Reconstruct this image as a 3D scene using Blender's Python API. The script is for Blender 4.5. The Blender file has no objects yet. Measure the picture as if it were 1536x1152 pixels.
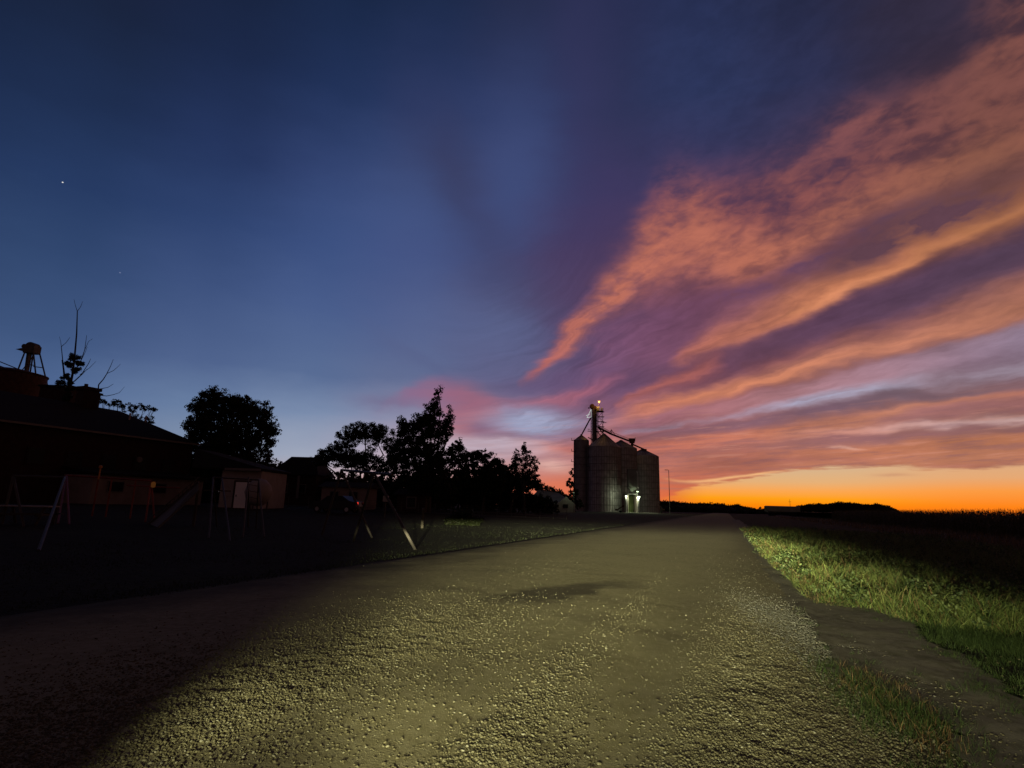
import bpy, math, random
import numpy as np
from math import sin, cos, tan, radians, pi, atan2, asin, degrees
from mathutils import Vector, Matrix

S = bpy.context.scene
COL = S.collection
random.seed(7)
rng = np.random.default_rng(7)

# ------------------------------------------------------------------ camera
FPX, TH, RO, EYE = 862.0, radians(11.9), radians(1.52), 1.6      # focal length in photo px (photo 1536 wide)
F = np.array([0, cos(TH), sin(TH)]); U0 = np.array([0, -sin(TH), cos(TH)]); R0 = np.array([1.0, 0, 0])
RV = R0*cos(RO) + U0*sin(RO); UV = U0*cos(RO) - R0*sin(RO)
cam_d = bpy.data.cameras.new('camera'); cam = bpy.data.objects.new('camera', cam_d); COL.objects.link(cam)
cam_d.sensor_fit = 'HORIZONTAL'; cam_d.sensor_width = 36; cam_d.lens = 36*FPX/1536
cam_d.clip_start = 0.05; cam_d.clip_end = 20000
M = Matrix(((RV[0], UV[0], -F[0]), (RV[1], UV[1], -F[1]), (RV[2], UV[2], -F[2])))
cam.rotation_euler = M.to_euler(); cam.location = (0, 0, EYE)
S.camera = cam

def ray(x, y):
    return F + RV*(x-768)/FPX + UV*(576-y)/FPX
def P(x, y, dep):                     # survey: point seen at photo pixel (x, y), dep metres north of the camera
    d = ray(x, y); t = dep/d[1]
    return np.array([0, 0, EYE]) + d*t
def G(x, y, z=0.0):                   # survey: the ground point seen at a pixel
    d = ray(x, y); t = (z-EYE)/d[2]
    return d[0]*t, d[1]*t
def AE(x, y):                         # azimuth / elevation (degrees)
    d = ray(x, y); d = d/np.linalg.norm(d)
    return degrees(atan2(d[0], d[1])), degrees(asin(d[2]))

# ------------------------------------------------------------------ colour helper
def lin(c):
    return tuple(((v/255)/12.92 if v/255 <= .04045 else ((v/255+.055)/1.055)**2.4) for v in c)

# ------------------------------------------------------------------ dusk sky (world)
W = bpy.data.worlds.new('World'); S.world = W; W.use_nodes = True
NT = W.node_tree; NT.nodes.clear()
class X:
    """tiny expression wrapper over Math nodes"""
    nt = NT
    def __init__(s, sock): s.s = sock
    @staticmethod
    def m(op, *a, clamp=False):
        n = X.nt.nodes.new('ShaderNodeMath'); n.operation = op; n.use_clamp = clamp
        for i, v in enumerate(a):
            if isinstance(v, X): X.nt.links.new(v.s, n.inputs[i])
            else: n.inputs[i].default_value = v
        return X(n.outputs[0])
    def __add__(s, o): return X.m('ADD', s, o)
    __radd__ = __add__
    def __sub__(s, o): return X.m('SUBTRACT', s, o)
    def __rsub__(s, o): return X.m('SUBTRACT', o, s)
    def __mul__(s, o): return X.m('MULTIPLY', s, o)
    __rmul__ = __mul__
    def __truediv__(s, o): return X.m('DIVIDE', s, o)
def vmax(a, b): return X.m('MAXIMUM', a, b)
def vmin(a, b): return X.m('MINIMUM', a, b)
def sstep(x, a, b, lo=0.0, hi=1.0):
    n = X.nt.nodes.new('ShaderNodeMapRange'); n.interpolation_type = 'SMOOTHSTEP'; n.clamp = True
    X.nt.links.new(x.s, n.inputs[0])
    for i, v in zip((1, 2, 3, 4), (a, b, lo, hi)): n.inputs[i].default_value = v
    return X(n.outputs[0])
def ramp(x, stops, mode='LINEAR'):
    n = X.nt.nodes.new('ShaderNodeValToRGB'); n.color_ramp.interpolation = mode
    e = n.color_ramp.elements
    while len(e) > 1: e.remove(e[-1])
    for i, (p, c) in enumerate(stops):
        if i == 0: el = e[0]; el.position = p
        else: el = e.new(p)
        el.color = (*c, 1)
    X.nt.links.new(x.s, n.inputs[0]); return X(n.outputs[0])
def mixc(fac, a, b):
    n = X.nt.nodes.new('ShaderNodeMix'); n.data_type = 'RGBA'; n.clamp_factor = True
    if isinstance(fac, X): X.nt.links.new(fac.s, n.inputs[0])
    else: n.inputs[0].default_value = fac
    for i, v in ((6, a), (7, b)):
        if isinstance(v, X): X.nt.links.new(v.s, n.inputs[i])
        else: n.inputs[i].default_value = (*v, 1)
    return X(n.outputs[2])
def comb(a, b, c=0.0):
    n = X.nt.nodes.new('ShaderNodeCombineXYZ')
    for i, v in enumerate((a, b, c)):
        if isinstance(v, X): X.nt.links.new(v.s, n.inputs[i])
        else: n.inputs[i].default_value = v
    return X(n.outputs[0])
def noise(vec, scale, detail=4, rough=.5, dist=0.0):
    n = X.nt.nodes.new('ShaderNodeTexNoise'); n.noise_dimensions = '3D'
    n.inputs['Scale'].default_value = scale; n.inputs['Detail'].default_value = detail
    n.inputs['Roughness'].default_value = rough; n.inputs['Distortion'].default_value = dist
    X.nt.links.new(vec.s, n.inputs['Vector']); return X(n.outputs[0])

tc = NT.nodes.new('ShaderNodeTexCoord')
sx = NT.nodes.new('ShaderNodeSeparateXYZ'); NT.links.new(tc.outputs['Generated'], sx.inputs[0])
dx, dy, dz = X(sx.outputs[0]), X(sx.outputs[1]), X(sx.outputs[2])
AZ0 = X.m('DEGREES', X.m('ARCTAN2', dx, dy)); EL0 = X.m('DEGREES', X.m('ARCSINE', dz, clamp=False))
# wind warp of the cloud field
wv = comb(AZ0*.06, EL0*.16)
w1 = noise(wv, 2.0, 4, .55) - .5; w2 = noise(comb(AZ0*.06, EL0*.16, 7.3), 2.3, 4, .55) - .5
warp = sstep(EL0, 0.5, 9.0, .05, 1.0)
AZ = AZ0 + w1*warp*4.0; EL = EL0 + w2*warp*2.4
def na(a): return (a+80.0)/160.0
azn = (AZ + 80.0)/160.0
def posn(a): return min(1, max(0, (a+80)/160))
cols = [-40, -30, -20, -10, 0, 10, 20, 30, 40, 50]
rows = {
 0:  [(95,100,125),(140,135,150),(200,172,170),(215,160,148),(222,128,98),(232,112,55),(245,105,28),(250,120,20),(248,118,28),(225,100,35)],
 2:  [(95,108,135),(135,140,158),(185,168,175),(208,165,160),(212,128,105),(216,112,82),(200,105,75),(230,140,80),(235,140,70),(205,110,60)],
 4:  [(94,112,148),(128,144,170),(158,166,186),(190,168,180),(190,140,140),(184,112,98),(180,108,90),(190,122,95),(185,120,92),(165,100,78)],
 8:  [(78,102,144),(102,124,160),(122,140,172),(138,140,168),(130,116,146),(140,92,108),(160,105,108),(150,105,105),(140,98,92),(120,82,80)],
 12: [(62,85,126),(78,98,140),(88,108,148),(96,108,145),(100,94,128),(120,82,110),(118,72,88),(135,92,100),(118,88,104),(98,72,88)],
 18: [(50,72,112),(62,82,126),(72,92,138),(80,94,138),(80,76,114),(105,72,102),(98,66,90),(80,56,82),(80,58,78),(70,52,70)],
 24: [(38,58,98),(46,66,110),(55,75,122),(64,76,122),(66,62,98),(78,56,84),(100,64,86),(92,60,78),(92,62,72),(80,54,62)],
 30: [(30,46,80),(36,52,92),(46,62,106),(54,66,108),(60,68,110),(56,54,90),(62,56,92),(66,58,90),(86,58,66),(80,52,58)],
 37: [(25,36,62),(27,40,72),(32,48,86),(40,54,95),(46,56,96),(46,50,84),(44,52,88),(44,50,86),(56,46,64),(74,50,56)],
 45: [(26,28,54),(22,32,56),(24,38,68),(29,42,74),(38,45,76),(40,45,78),(38,46,80),(34,38,62),(38,36,54),(46,38,50)],
 65: [(16,20,40),(16,22,44),(17,25,48),(20,27,50),(22,27,50),(24,27,50),(24,27,48),(24,24,42),(26,24,38),(28,24,36)],
}
rr = []
for el, cs in rows.items():
    k_ = 1.0 if el < 50 else .5
    stops = [(posn(-80), tuple(v*k_ for v in lin((70,54,60)))), (posn(-56), tuple(v*.6 for v in lin(cs[0])))] + [(posn(a), lin(c)) for a, c in zip(cols, cs)] + [(posn(62), tuple(v*.3 for v in lin(cs[-1]))), (1.0, tuple(v*.4 for v in lin(cs[-1])))]
    rr.append((el, ramp(azn, stops, 'CARDINAL' if False else 'EASE')))
col = rr[0][1]
for (e0, _), (e1, c1) in zip(rr[:-1], rr[1:]):
    col = mixc(X.m('MULTIPLY_ADD', EL, 1.0/(e1-e0), -e0/(e1-e0), clamp=True), col, c1)

def curve3(x, pts):
    """pts: list of (pos, r, g, b) in 0..1 -> three outputs"""
    n = X.nt.nodes.new('ShaderNodeRGBCurve')
    mp = n.mapping; mp.use_clip = True
    mp.clip_min_x = 0; mp.clip_max_x = 1; mp.clip_min_y = 0; mp.clip_max_y = 1; mp.extend = 'HORIZONTAL'
    for k in range(3):
        c = mp.curves[k]; ps = [(p[0], p[1+k]) for p in pts]
        c.points[0].location = ps[0]; c.points[1].location = ps[-1]
        for q in ps[1:-1]: c.points.new(*q)
        for q in c.points: q.handle_type = 'AUTO_CLAMPED'
    mp.update()
    v = comb(x, x, x); X.nt.links.new(v.s, n.inputs[1])
    s3 = X.nt.nodes.new('ShaderNodeSeparateXYZ'); X.nt.links.new(n.outputs[0], s3.inputs[0])
    return X(s3.outputs[0]), X(s3.outputs[1]), X(s3.outputs[2])

D = 1/13.0   # about degrees per photo px
# fibres run along the bands: a fan coordinate for fine structure
gc = curve3(azn, [(posn(a), g/20, .5, .5) for a, g in [(-80,12),(-40,10),(-30,8),(-20,6.2),(-10,5.2),(0,5.6),(10,8.4),(20,11),(30,13.2),(40,15),(50,16.5),(80,18)]])[0]*20.0
FAN = EL/gc
lowf = sstep(EL0, 30, 14)
fib = (noise(comb(AZ*.05, FAN*4.2), 2.2, 6, .6)-.5)*lowf+.5            # long fibres
mott_a = noise(comb(AZ0*.13-EL0*.07, EL0*.26, 3.1), 1.7, 3, .5, .4)     # clumps
mott_b = noise(comb(AZ0*.35-EL0*.15, EL0*.7, 4.4), 1.9, 4, .55, .5)     # small puffs
mott = sstep(mott_a*.62+mott_b*.38, .31, .69)
mid = noise(comb(AZ*.08, FAN*1.3, 5.0), 2.6, 5, .55)
def stroke(col, pts, colours, sharp=2.0, tex=0.0, puff=0.0, amt=1.0):
    """a cloud band: pts (px, py, width up, width down, strength); colours [(px, rgb)]"""
    q = []
    for (x, y, wu, wd, st) in pts:
        a, e = AE(x, y); q.append((a, e, wu*D, wd*D, st))
    a0, a1 = q[0][0], q[-1][0]
    c, wu, wd = curve3(azn, [(posn(a), e/50, u/12, d/12) for a, e, u, d, s in q])
    st = curve3(azn, [(posn(a), s, .5, .5) for a, e, u, d, s in q])[0]
    t = EL - c*50.0
    t = vmax(t/(wu*12.0), t*-1.0/(wd*12.0))
    m = X.m('EXPONENT', X.m('POWER', vmax(t, 0.0), sharp)*-.9)*st
    if tex: m = m*((fib-.5)*(3.2*tex)+1.0)
    if puff: m = m*((mott-.5)*(2.0*puff)+1.0)
    m = X.m('MULTIPLY', m, amt, clamp=True)
    if len(colours) == 1: cc = lin(colours[0][1])
    else: cc = ramp(azn, [(posn(AE(x, 600)[0]), lin(c)) for x, c in colours])
    return mixc(m, col, cc)
def blob(col, x, y, rx, ry, rot, c, st, sharp=2.0, tex=0.0):
    a, e = AE(x, y); r = radians(rot)
    u = (AZ-a)*cos(r) + (EL-e)*sin(r); v = (EL-e)*cos(r) - (AZ-a)*sin(r)
    u = u*(1/(rx*D)); v = v*(1/(ry*D))
    m = X.m('EXPONENT', X.m('POWER', u*u+v*v, sharp/2)*-.9)*st
    if tex: m = m*((fib-.5)*(3.2*tex)+1.0)
    return mixc(X.m('MULTIPLY', m, 1.0, clamp=True), col, lin(c))

# upper plumes
col = blob(col, 600, 330, 120, 90, 25, (76,98,150), .35)
col = stroke(col, [(560,150,40,60,0),(640,215,60,50,.3),(690,275,60,46,.62),(740,350,70,50,.7),(800,430,90,60,.85),(850,500,90,60,.7),(900,560,60,40,0)], [(690,(56,54,84)),(850,(80,62,96))])
col = blob(col, 770, 290, 60, 100, -6, (62,76,122), .85)
col = blob(col, 745, 500, 90, 60, -8, (92,104,144), .6)
col = blob(col, 880, 250, 42, 210, 4, (56,56,96), .45)
col = blob(col, 900, 330, 90, 60, 30, (66,56,98), .5)
col = stroke(col, [(520,450,10,12,0),(570,500,8,14,.15),(640,545,6,12,.3),(690,575,10,16,.0)], [(600,(84,92,132))])
col = blob(col, 1040, 130, 90, 60, -20, (44,56,96), .4)
col = blob(col, 900, 440, 70, 60, 40, (82,62,94), .5)
col = blob(col, 1380, 60, 160, 70, 10, (44,42,64), .6)
# orange fan A
col = stroke(col, [(870,520,50,40,0),(930,450,50,60,.35),(1010,370,56,130,.75),(1090,350,56,130,.85),(1250,290,56,110,.8),(1400,235,60,110,.75),(1536,180,66,120,.75),(1750,100,66,130,.3)], [(900,(108,68,90)),(1100,(104,64,80)),(1400,(96,60,70)),(1536,(94,60,64))], 3.0, .1, .3)
col = stroke(col, [(950,420,40,40,0),(1020,335,46,56,.42),(1090,340,40,56,.4),(1250,275,40,76,.36),(1400,220,46,76,.36),(1536,170,56,86,.42),(1700,90,60,90,.25)], [(1000,(166,94,84)),(1250,(144,84,78)),(1536,(134,82,70))], 2.2, .1, 1.25)
col = stroke(col, [(778,572,6,5,0),(800,561,8,7,.55),(830,534,12,10,.85),(880,482,22,16,.9),(930,430,30,24,.9),(980,385,38,32,.85),(1030,365,42,45,.7),(1100,392,34,34,.75),(1160,388,26,30,.9),(1260,338,22,26,.85),(1380,280,22,24,.65),(1460,250,26,24,.6),(1536,225,30,24,.45),(1700,150,40,40,0)],
    [(790,(170,98,100)),(900,(184,108,92)),(1160,(178,106,86)),(1536,(144,92,72))], 2.0, .15, .5)
col = stroke(col, [(1150,300,10,14,0),(1220,245,18,14,.4),(1300,188,20,18,.75),(1370,190,22,18,.6),(1450,160,30,30,.5),(1536,105,60,40,.75),(1700,40,60,40,.3)], [(1300,(124,76,80)),(1536,(122,76,70))], 2.0, .1, .9)
# mauve gap beneath A, right half
col = stroke(col, [(880,540,14,20,0),(960,500,30,30,.6),(1050,455,22,34,.6),(1140,430,16,30,.75),(1250,388,20,26,.95),(1340,345,24,26,.95),(1420,308,20,24,.9),(1536,272,20,22,.7),(1700,230,10,10,0)], [(900,(126,84,116)),(1050,(104,66,92)),(1300,(78,56,84)),(1536,(92,62,66))], 2.0, .2, .45)
col = blob(col, 985, 535, 60, 26, 18, (140,90,120), .4)
# band B
col = stroke(col, [(1010,545,10,6,0),(1040,531,16,9,.8),(1120,498,26,14,.85),(1200,462,28,12,.9),(1290,418,26,11,.95),(1380,372,28,12,.9),(1460,338,22,14,.85),(1536,308,20,18,.85),(1700,245,20,18,.6)], [(1030,(180,106,92)),(1200,(196,122,90)),(1536,(170,108,74))], 2.2, .3, .1)
col = stroke(col, [(1150,478,3,4,0),(1230,452,4,5,.6),(1330,405,5,5,.7),(1450,345,5,5,.7),(1560,300,5,5,.5),(1700,250,5,5,0)], [(1300,(214,138,98)),(1536,(196,128,86))], 2.0, .3)
col = stroke(col, [(1190,440,6,10,0),(1300,368,12,16,.7),(1370,340,14,16,.9),(1460,305,14,16,.8),(1536,285,12,14,.5),(1650,250,12,14,0)], [(1350,(92,62,74))], 2.0, .2, .9)
# purple gap between B and C
col = stroke(col, [(860,590,10,12,0),(900,575,16,14,.5),(960,575,24,20,.75),(1040,556,14,20,.6),(1130,530,14,22,.85),(1230,484,14,34,.9),(1340,440,14,44,.9),(1440,405,14,44,.9),(1536,370,16,44,.9),(1700,310,20,50,.7)], [(900,(100,76,112)),(1040,(100,66,86)),(1250,(90,62,86)),(1536,(82,62,84))], 2.6, .2)
col = stroke(col, [(1100,560,8,10,0),(1180,535,8,12,.45),(1300,508,10,14,.5),(1420,475,14,16,.65),(1536,445,18,20,.75),(1700,385,26,26,.5)], [(1200,(140,82,80)),(1536,(150,96,84))], 2.0, .5)
col = stroke(col, [(930,612,5,5,0),(970,590,6,7,.6),(1030,562,7,8,.55),(1090,540,8,8,0)], [(1000,(186,104,88))], 2.0, .3)
# band C
col = stroke(col, [(860,668,8,8,0),(895,652,9,12,.8),(930,633,9,11,.95),(980,610,9,10,.95),(1050,590,9,9,.95),(1130,572,10,9,.95),(1220,549,12,10,.95),(1320,522,13,12,.9),(1430,494,16,14,.85),(1536,466,18,16,.85),(1700,425,20,16,.6)], [(900,(190,108,90)),(1050,(208,130,98)),(1300,(196,126,100)),(1536,(176,114,90))], 2.0, .4)
# lilac-pink veil under C
col = stroke(col, [(900,665,4,8,0),(960,640,6,12,.6),(1060,612,8,16,.8),(1200,583,8,18,.85),(1330,550,8,24,.9),(1430,520,6,28,.9),(1536,495,6,34,.9),(1700,455,6,36,.7)], [(950,(170,104,112)),(1150,(168,118,124)),(1350,(162,126,140)),(1536,(142,122,142))], 3.0, .4)
# pale blue slits and dark ribbons
col = stroke(col, [(930,654,3,3,0),(962,647,4,4,.8),(1000,641,4,3,.9),(1030,636,3,3,.3),(1100,625,4,3,.35),(1180,612,6,6,.6),(1240,600,7,8,.95),(1300,590,7,8,.9),(1370,578,8,9,.55),(1430,570,9,9,.45),(1536,551,8,8,.6),(1700,530,8,8,.3)], [(980,(160,150,174)),(1250,(170,166,190)),(1536,(164,154,170))], 2.0, .9)
col = stroke(col, [(945,664,3,5,0),(1000,652,4,8,.75),(1060,641,4,8,.85),(1150,630,4,8,.75),(1230,618,5,8,.9),(1300,605,6,8,.9),(1350,592,9,9,.95),(1400,592,5,8,.85),(1470,587,4,7,.85),(1536,583,5,7,.85),(1700,570,5,7,.6)], [(1000,(132,90,102)),(1230,(112,86,102)),(1350,(110,88,100)),(1536,(122,92,100))], 2.4, .25)
col = stroke(col, [(930,684,6,9,0),(980,672,6,9,.8),(1100,655,6,10,.85),(1220,640,7,11,.9),(1320,624,6,11,.9),(1420,607,5,9,.85),(1536,592,5,8,.8),(1700,575,5,8,.5)], [(980,(196,112,92)),(1200,(192,120,94)),(1350,(186,122,98)),(1536,(170,108,90))], 2.4, .35)
col = stroke(col, [(1280,640,4,6,0),(1380,622,6,9,.8),(1460,612,6,10,.85),(1536,606,7,10,.85),(1700,590,7,10,.6)], [(1400,(156,104,104))], 2.4, .3)
col = stroke(col, [(1150,655,3,3,0),(1240,645,4,5,.6),(1340,641,4,4,.85),(1430,637,4,6,.95),(1480,633,4,5,.9),(1536,628,4,5,.9),(1700,615,4,5,.6)], [(1240,(204,140,124)),(1420,(196,160,158)),(1536,(198,164,160))], 2.2, .2)
col = stroke(col, [(1000,690,3,4,0),(1080,676,3,4,.5),(1200,662,4,8,.75),(1300,652,4,8,.85),(1400,650,4,8,.85),(1450,643,5,8,.9),(1536,640,5,8,.9),(1700,630,5,8,.5)], [(1100,(150,96,90)),(1300,(144,98,100)),(1536,(136,92,88))], 2.4, .45)
col = stroke(col, [(1020,690,3,4,0),(1120,684,4,5,.4),(1250,676,5,10,.8),(1400,664,5,12,.85),(1536,657,6,12,.85),(1700,650,6,12,.5)], [(1100,(190,114,92)),(1300,(186,116,88)),(1536,(176,112,82))], 2.2, .45)
col = stroke(col, [(990,705,4,6,0),(1060,697,3,5,.35),(1150,690,3,4,.5),(1240,688,3,4,.4),(1330,690,3,3,0)], [(1100,(160,98,92))], 2.0, .6)
col = stroke(col, [(1240,669,1,1,0),(1262,668,1.5,1.5,.8),(1276,669,1.5,1.5,.8),(1290,670,1,1,0)], [(1262,(214,160,140))])
# clear strip at the horizon: cloud edge above, yellow to orange below
ec = [(960,748),(1000,742),(1040,727),(1100,719),(1160,706),(1240,700),(1320,697),(1390,701),(1450,701),(1536,692),(1700,680)]
ecv = curve3(azn, [(posn(AE(x,y)[0]), max(AE(x,y)[1],0)/50, .5, .5) for x, y in ec])[0]*50.0
edge = ecv + (noise(comb(AZ0*.25, EL0*2.2, 9.0), 1.6, 5, .6)-.5)*1.3
below = sstep(edge - EL0, -.12, .35)*sstep(AZ0, 13.5, 19.0)
g2 = ramp(EL0/6.0, [(0,lin((247,112,14))),(.1,lin((252,138,8))),(.2,lin((253,160,24))),(.31,lin((250,166,80))),(.44,lin((228,176,120))),(.62,lin((214,178,138))),(1,lin((206,170,140)))])
g3 = ramp(EL0/6.0, [(0,lin((250,110,24))),(.14,lin((254,132,24))),(.33,lin((250,154,66))),(.5,lin((228,168,116))),(.75,lin((214,172,134))),(1,lin((206,170,140)))])
glow = mixc(sstep(AZ0, 28, 40), g2, g3)
col = mixc(below, col, glow)
col = stroke(col, [(990,716,1.5,2,0),(1030,722,2,2,.5),(1110,714,1.5,1.5,.9),(1150,709,1,1,.6),(1180,706,1,1,0)], [(1050,(250,190,130))], 2.0, .2)
for bx, by, brx, bry, bst in ((1425,699,26,2.2,.6),(1510,696,34,2.6,.5),(1340,713,16,1.6,.35),(1460,700,20,2,.35),(1005,724,30,1.6,.6),(1000,733,26,1.3,.6)):
    col = blob(col, bx, by, brx, bry, 0, (176,112,96), bst)
# low centre: pink cloud, white gap, pale shelf
col = blob(col, 585, 604, 40, 9, 0, (112,104,138), .6)
col = stroke(col, [(560,625,5,10,0),(600,598,8,12,.2),(640,590,14,18,.6),(690,600,20,30,.6),(730,620,24,24,.6),(760,640,12,12,.35),(785,650,8,8,0)], [(620,(150,96,128)),(700,(168,92,108)),(760,(150,98,116))], 2.4, .2)
col = blob(col, 690, 645, 46, 26, 20, (182,106,110), .6, 2.0, .5)
col = blob(col, 722, 640, 26, 9, 14, (120,92,122), .7, 2.0, .2)
col = stroke(col, [(660,590,6,8,0),(720,606,8,8,.5),(790,606,8,8,.6),(850,594,9,9,.65),(900,580,9,8,.5),(950,560,8,8,0)], [(700,(150,98,122)),(860,(170,98,112))], 2.0, .4)
col = blob(col, 825, 575, 55, 12, 6, (98,76,112), .6, 2, .3)
col = blob(col, 805, 633, 62, 15, -3, (158,164,194), .95, 2.6, .25)
col = blob(col, 900, 640, 60, 14, 10, (140,112,140), .5, 2, .3)
col = stroke(col, [(700,650,3,4,0),(760,650,3,4,.6),(830,652,3,5,.6),(880,650,4,5,.3),(920,650,4,5,0)], [(800,(136,112,138))], 2.0, .3)
col = stroke(col, [(560,690,16,20,.0),(640,676,14,30,.75),(700,664,9,30,.85),(770,663,8,24,.8),(820,672,9,24,.7),(860,690,8,14,.4),(900,700,8,14,0)], [(640,(190,172,186)),(760,(188,170,184)),(860,(206,150,146))], 2.2, .3)
col = stroke(col, [(800,664,4,6,0),(840,676,8,7,.6),(880,672,10,10,.8),(930,668,9,10,.4),(960,668,4,4,0)], [(850,(190,112,104))], 2.0, .5)
col = stroke(col, [(780,700,3,4,0),(815,690,5,5,.5),(850,688,4,5,.5),(880,690,3,4,0)], [(820,(158,108,116))], 2.0, .4)
col = blob(col, 828, 702, 26, 6, -4, (220,176,166), .7, 2, .3)
col = blob(col, 845, 738, 60, 18, 0, (226,116,82), .7, 2, .2)
# fine modulation: fibres and puffs on the cloudy side only
cloudy = sstep(AZ0, -12.0, 14.0)*sstep(EL0, 1.0, 5.0)*(1.0-below)
lowcl = cloudy*sstep(EL0, 11.0, 6.0)
fine = noise(comb(AZ0*.10, (EL0-AZ0*.07)*1.1, 2.2), 2.4, 5, .62)
col = mixc(lowcl*sstep(fine, .52, .36)*.42, col, lin((132,92,100)))
col = mixc(lowcl*sstep(fine, .54, .68)*.30, col, lin((210,146,128)))
mod = 1.0 + cloudy*((fib-.5)*.95 + (mid-.5)*.36*lowf)
puffs = cloudy*sstep(EL0, 9.0, 17.0)*sstep(AZ0, 6.0, 24.0)
mod = mod*(1.0 + puffs*(mott-.5)*.22)
vm = NT.nodes.new('ShaderNodeVectorMath'); vm.operation = 'SCALE'
NT.links.new(col.s, vm.inputs[0]); NT.links.new(mod.s, vm.inputs['Scale'])
col = X(vm.outputs[0])
# one planet and one faint star
def star(col, x, y, r, c, s=1.0):
    a, e = AE(x, y)
    u = (AZ0-a)*cos(radians(e)); v = EL0-e
    m = sstep(X.m('SQRT', u*u+v*v*1.6), r, r*.3)
    return mixc(m*s, col, c)
col = star(col, 94, 273.5, .075, (.95,.95,.9)); col = star(col, 180, 409, .08, (.3,.33,.5), .5)
below_h = sstep(EL0, -.4, -3.0)
col = mixc(below_h, col, (.01,.008,.008))
col = mixc(sstep(AZ0, 52, 75)*.7, col, (.004,.003,.004))
col = mixc(sstep(EL0, 47, 62)*.8, col, (.003,.004,.008))
bg = NT.nodes.new('ShaderNodeBackground'); bg.inputs[1].default_value = 1.0
NT.links.new(col.s, bg.inputs[0])
# the last of the physical twilight on top (very weak)
sky = NT.nodes.new('ShaderNodeTexSky'); sky.sky_type = 'NISHITA'; sky.sun_disc = False
sky.sun_elevation = radians(0.0); sky.sun_rotation = radians(35)
bg2 = NT.nodes.new('ShaderNodeBackground'); bg2.inputs[1].default_value = 0.002
NT.links.new(sky.outputs[0], bg2.inputs[0])
ad = NT.nodes.new('ShaderNodeAddShader'); NT.links.new(bg.outputs[0], ad.inputs[0]); NT.links.new(bg2.outputs[0], ad.inputs[1])
wo = NT.nodes.new('ShaderNodeOutputWorld'); NT.links.new(ad.outputs[0], wo.inputs[0])
W.cycles.sampling_method = 'MANUAL'; W.cycles.sample_map_resolution = 512

S.view_settings.view_transform = 'Standard'; S.view_settings.look = 'None'
S.view_settings.exposure = 0; S.view_settings.gamma = 1
# ------------------------------------------------------------------ headlamps of the parked car (behind the camera)
def headlamp(loc, az, power, left=-30, right=32):
    L = bpy.data.lights.new('headlamp', 'SPOT'); L.energy = power; L.color = (1.0,.965,.55); L.shadow_soft_size = .05
    L.spot_size = radians(150); L.spot_blend = .3; L.use_nodes = True
    o = bpy.data.objects.new('headlamp', L); COL.objects.link(o); o.location = loc
    o.rotation_euler = (radians(90), 0, -radians(az))
    nt = L.node_tree; old = X.nt; X.nt = nt
    em = nt.nodes.get('Emission')
    tcn = nt.nodes.new('ShaderNodeTexCoord'); s3 = nt.nodes.new('ShaderNodeSeparateXYZ'); nt.links.new(tcn.outputs['Normal'], s3.inputs[0])
    lx, ly, lz = X(s3.outputs[0]), X(s3.outputs[1]), X(s3.outputs[2])
    hz = X.m('DEGREES', X.m('ARCTAN2', lx, lz*-1.0))
    vt = X.m('DEGREES', X.m('ARCSINE', ly*-1.0))          # below the horizon
    cut = sstep(vt-vmax(hz-6.0, 0.0)*.10, CUT0, CUT1)
    side = sstep(hz, left, left+9)*sstep(hz, right+12, right-8)
    off = vmax(hz-4.0, 0.0)*.14
    core = X.m('POWER', (vmax(vt, 1.1)+off)*.1, -PEXP)
    lobe = 1.0 - .55*sstep(hz, -14, -22)*sstep(vt, 7.6, 6.2) + .55*sstep(hz, -12, -22)*sstep(vt, 7.0, 8.2)*sstep(vt, 11.0, 9.0) - .5*sstep(hz, 8, 20)*sstep(vt, 5.0, 9.0) - .3*sstep(vt, 9.0, 11.5)
    pat = cut*side*core*lobe
    nt.links.new(pat.s, em.inputs[1])
    X.nt = old
    return o
CUT0, CUT1, PEXP = .35, 1.3, 2.62
headlamp((-1.55, -.25, .85), 18.0, 1030.0)
headlamp((-.35, -.70, .85), 20.0, 1030.0, left=-33)
# ------------------------------------------------------------------ ground layout
RD = np.array([sin(radians(20.3)), cos(radians(20.3))]); RN = np.array([RD[1], -RD[0]])    # along / right of the road
def uv(x, y): return x*RD[0]+y*RD[1], x*RN[0]+y*RN[1]
def xy(u, v): return u*RD[0]+v*RN[0], u*RD[1]+v*RN[1]
def ss(t, a, b):
    t = np.clip((t-a)/(b-a), 0, 1); return t*t*(3-2*t)
def H(x, y):
    """height of the lawn: it climbs gently towards the houses on the left"""
    x = np.asarray(x, float); y = np.asarray(y, float)
    u, v = uv(x, y)
    return .75*ss(-v, 14, 44)*ss(-y, -170, -95)
def Hs(x, y): return float(H(x, y))
def fnoise(x, y, seed=0, oct=4, base=1.0):
    """cheap smooth value noise, roughly -1..1"""
    out = 0; a = 1.0; tot = 0
    for o in range(oct):
        f = base*2**o
        X0 = x*f+seed*17.3+o*5.1; Y0 = y*f+seed*9.7-o*3.3
        xi = np.floor(X0); yi = np.floor(Y0); fx = X0-xi; fy = Y0-yi
        fx = fx*fx*(3-2*fx); fy = fy*fy*(3-2*fy)
        def h(i, j):
            s = np.sin(i*127.1+j*311.7+seed*13.7)*43758.5453
            return (s-np.floor(s))*2-1
        v = (h(xi, yi)*(1-fx)+h(xi+1, yi)*fx)*(1-fy)+(h(xi, yi+1)*(1-fx)+h(xi+1, yi+1)*fx)*fy
        out = out+a*v; tot += a; a *= .5
    return out/tot
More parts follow.
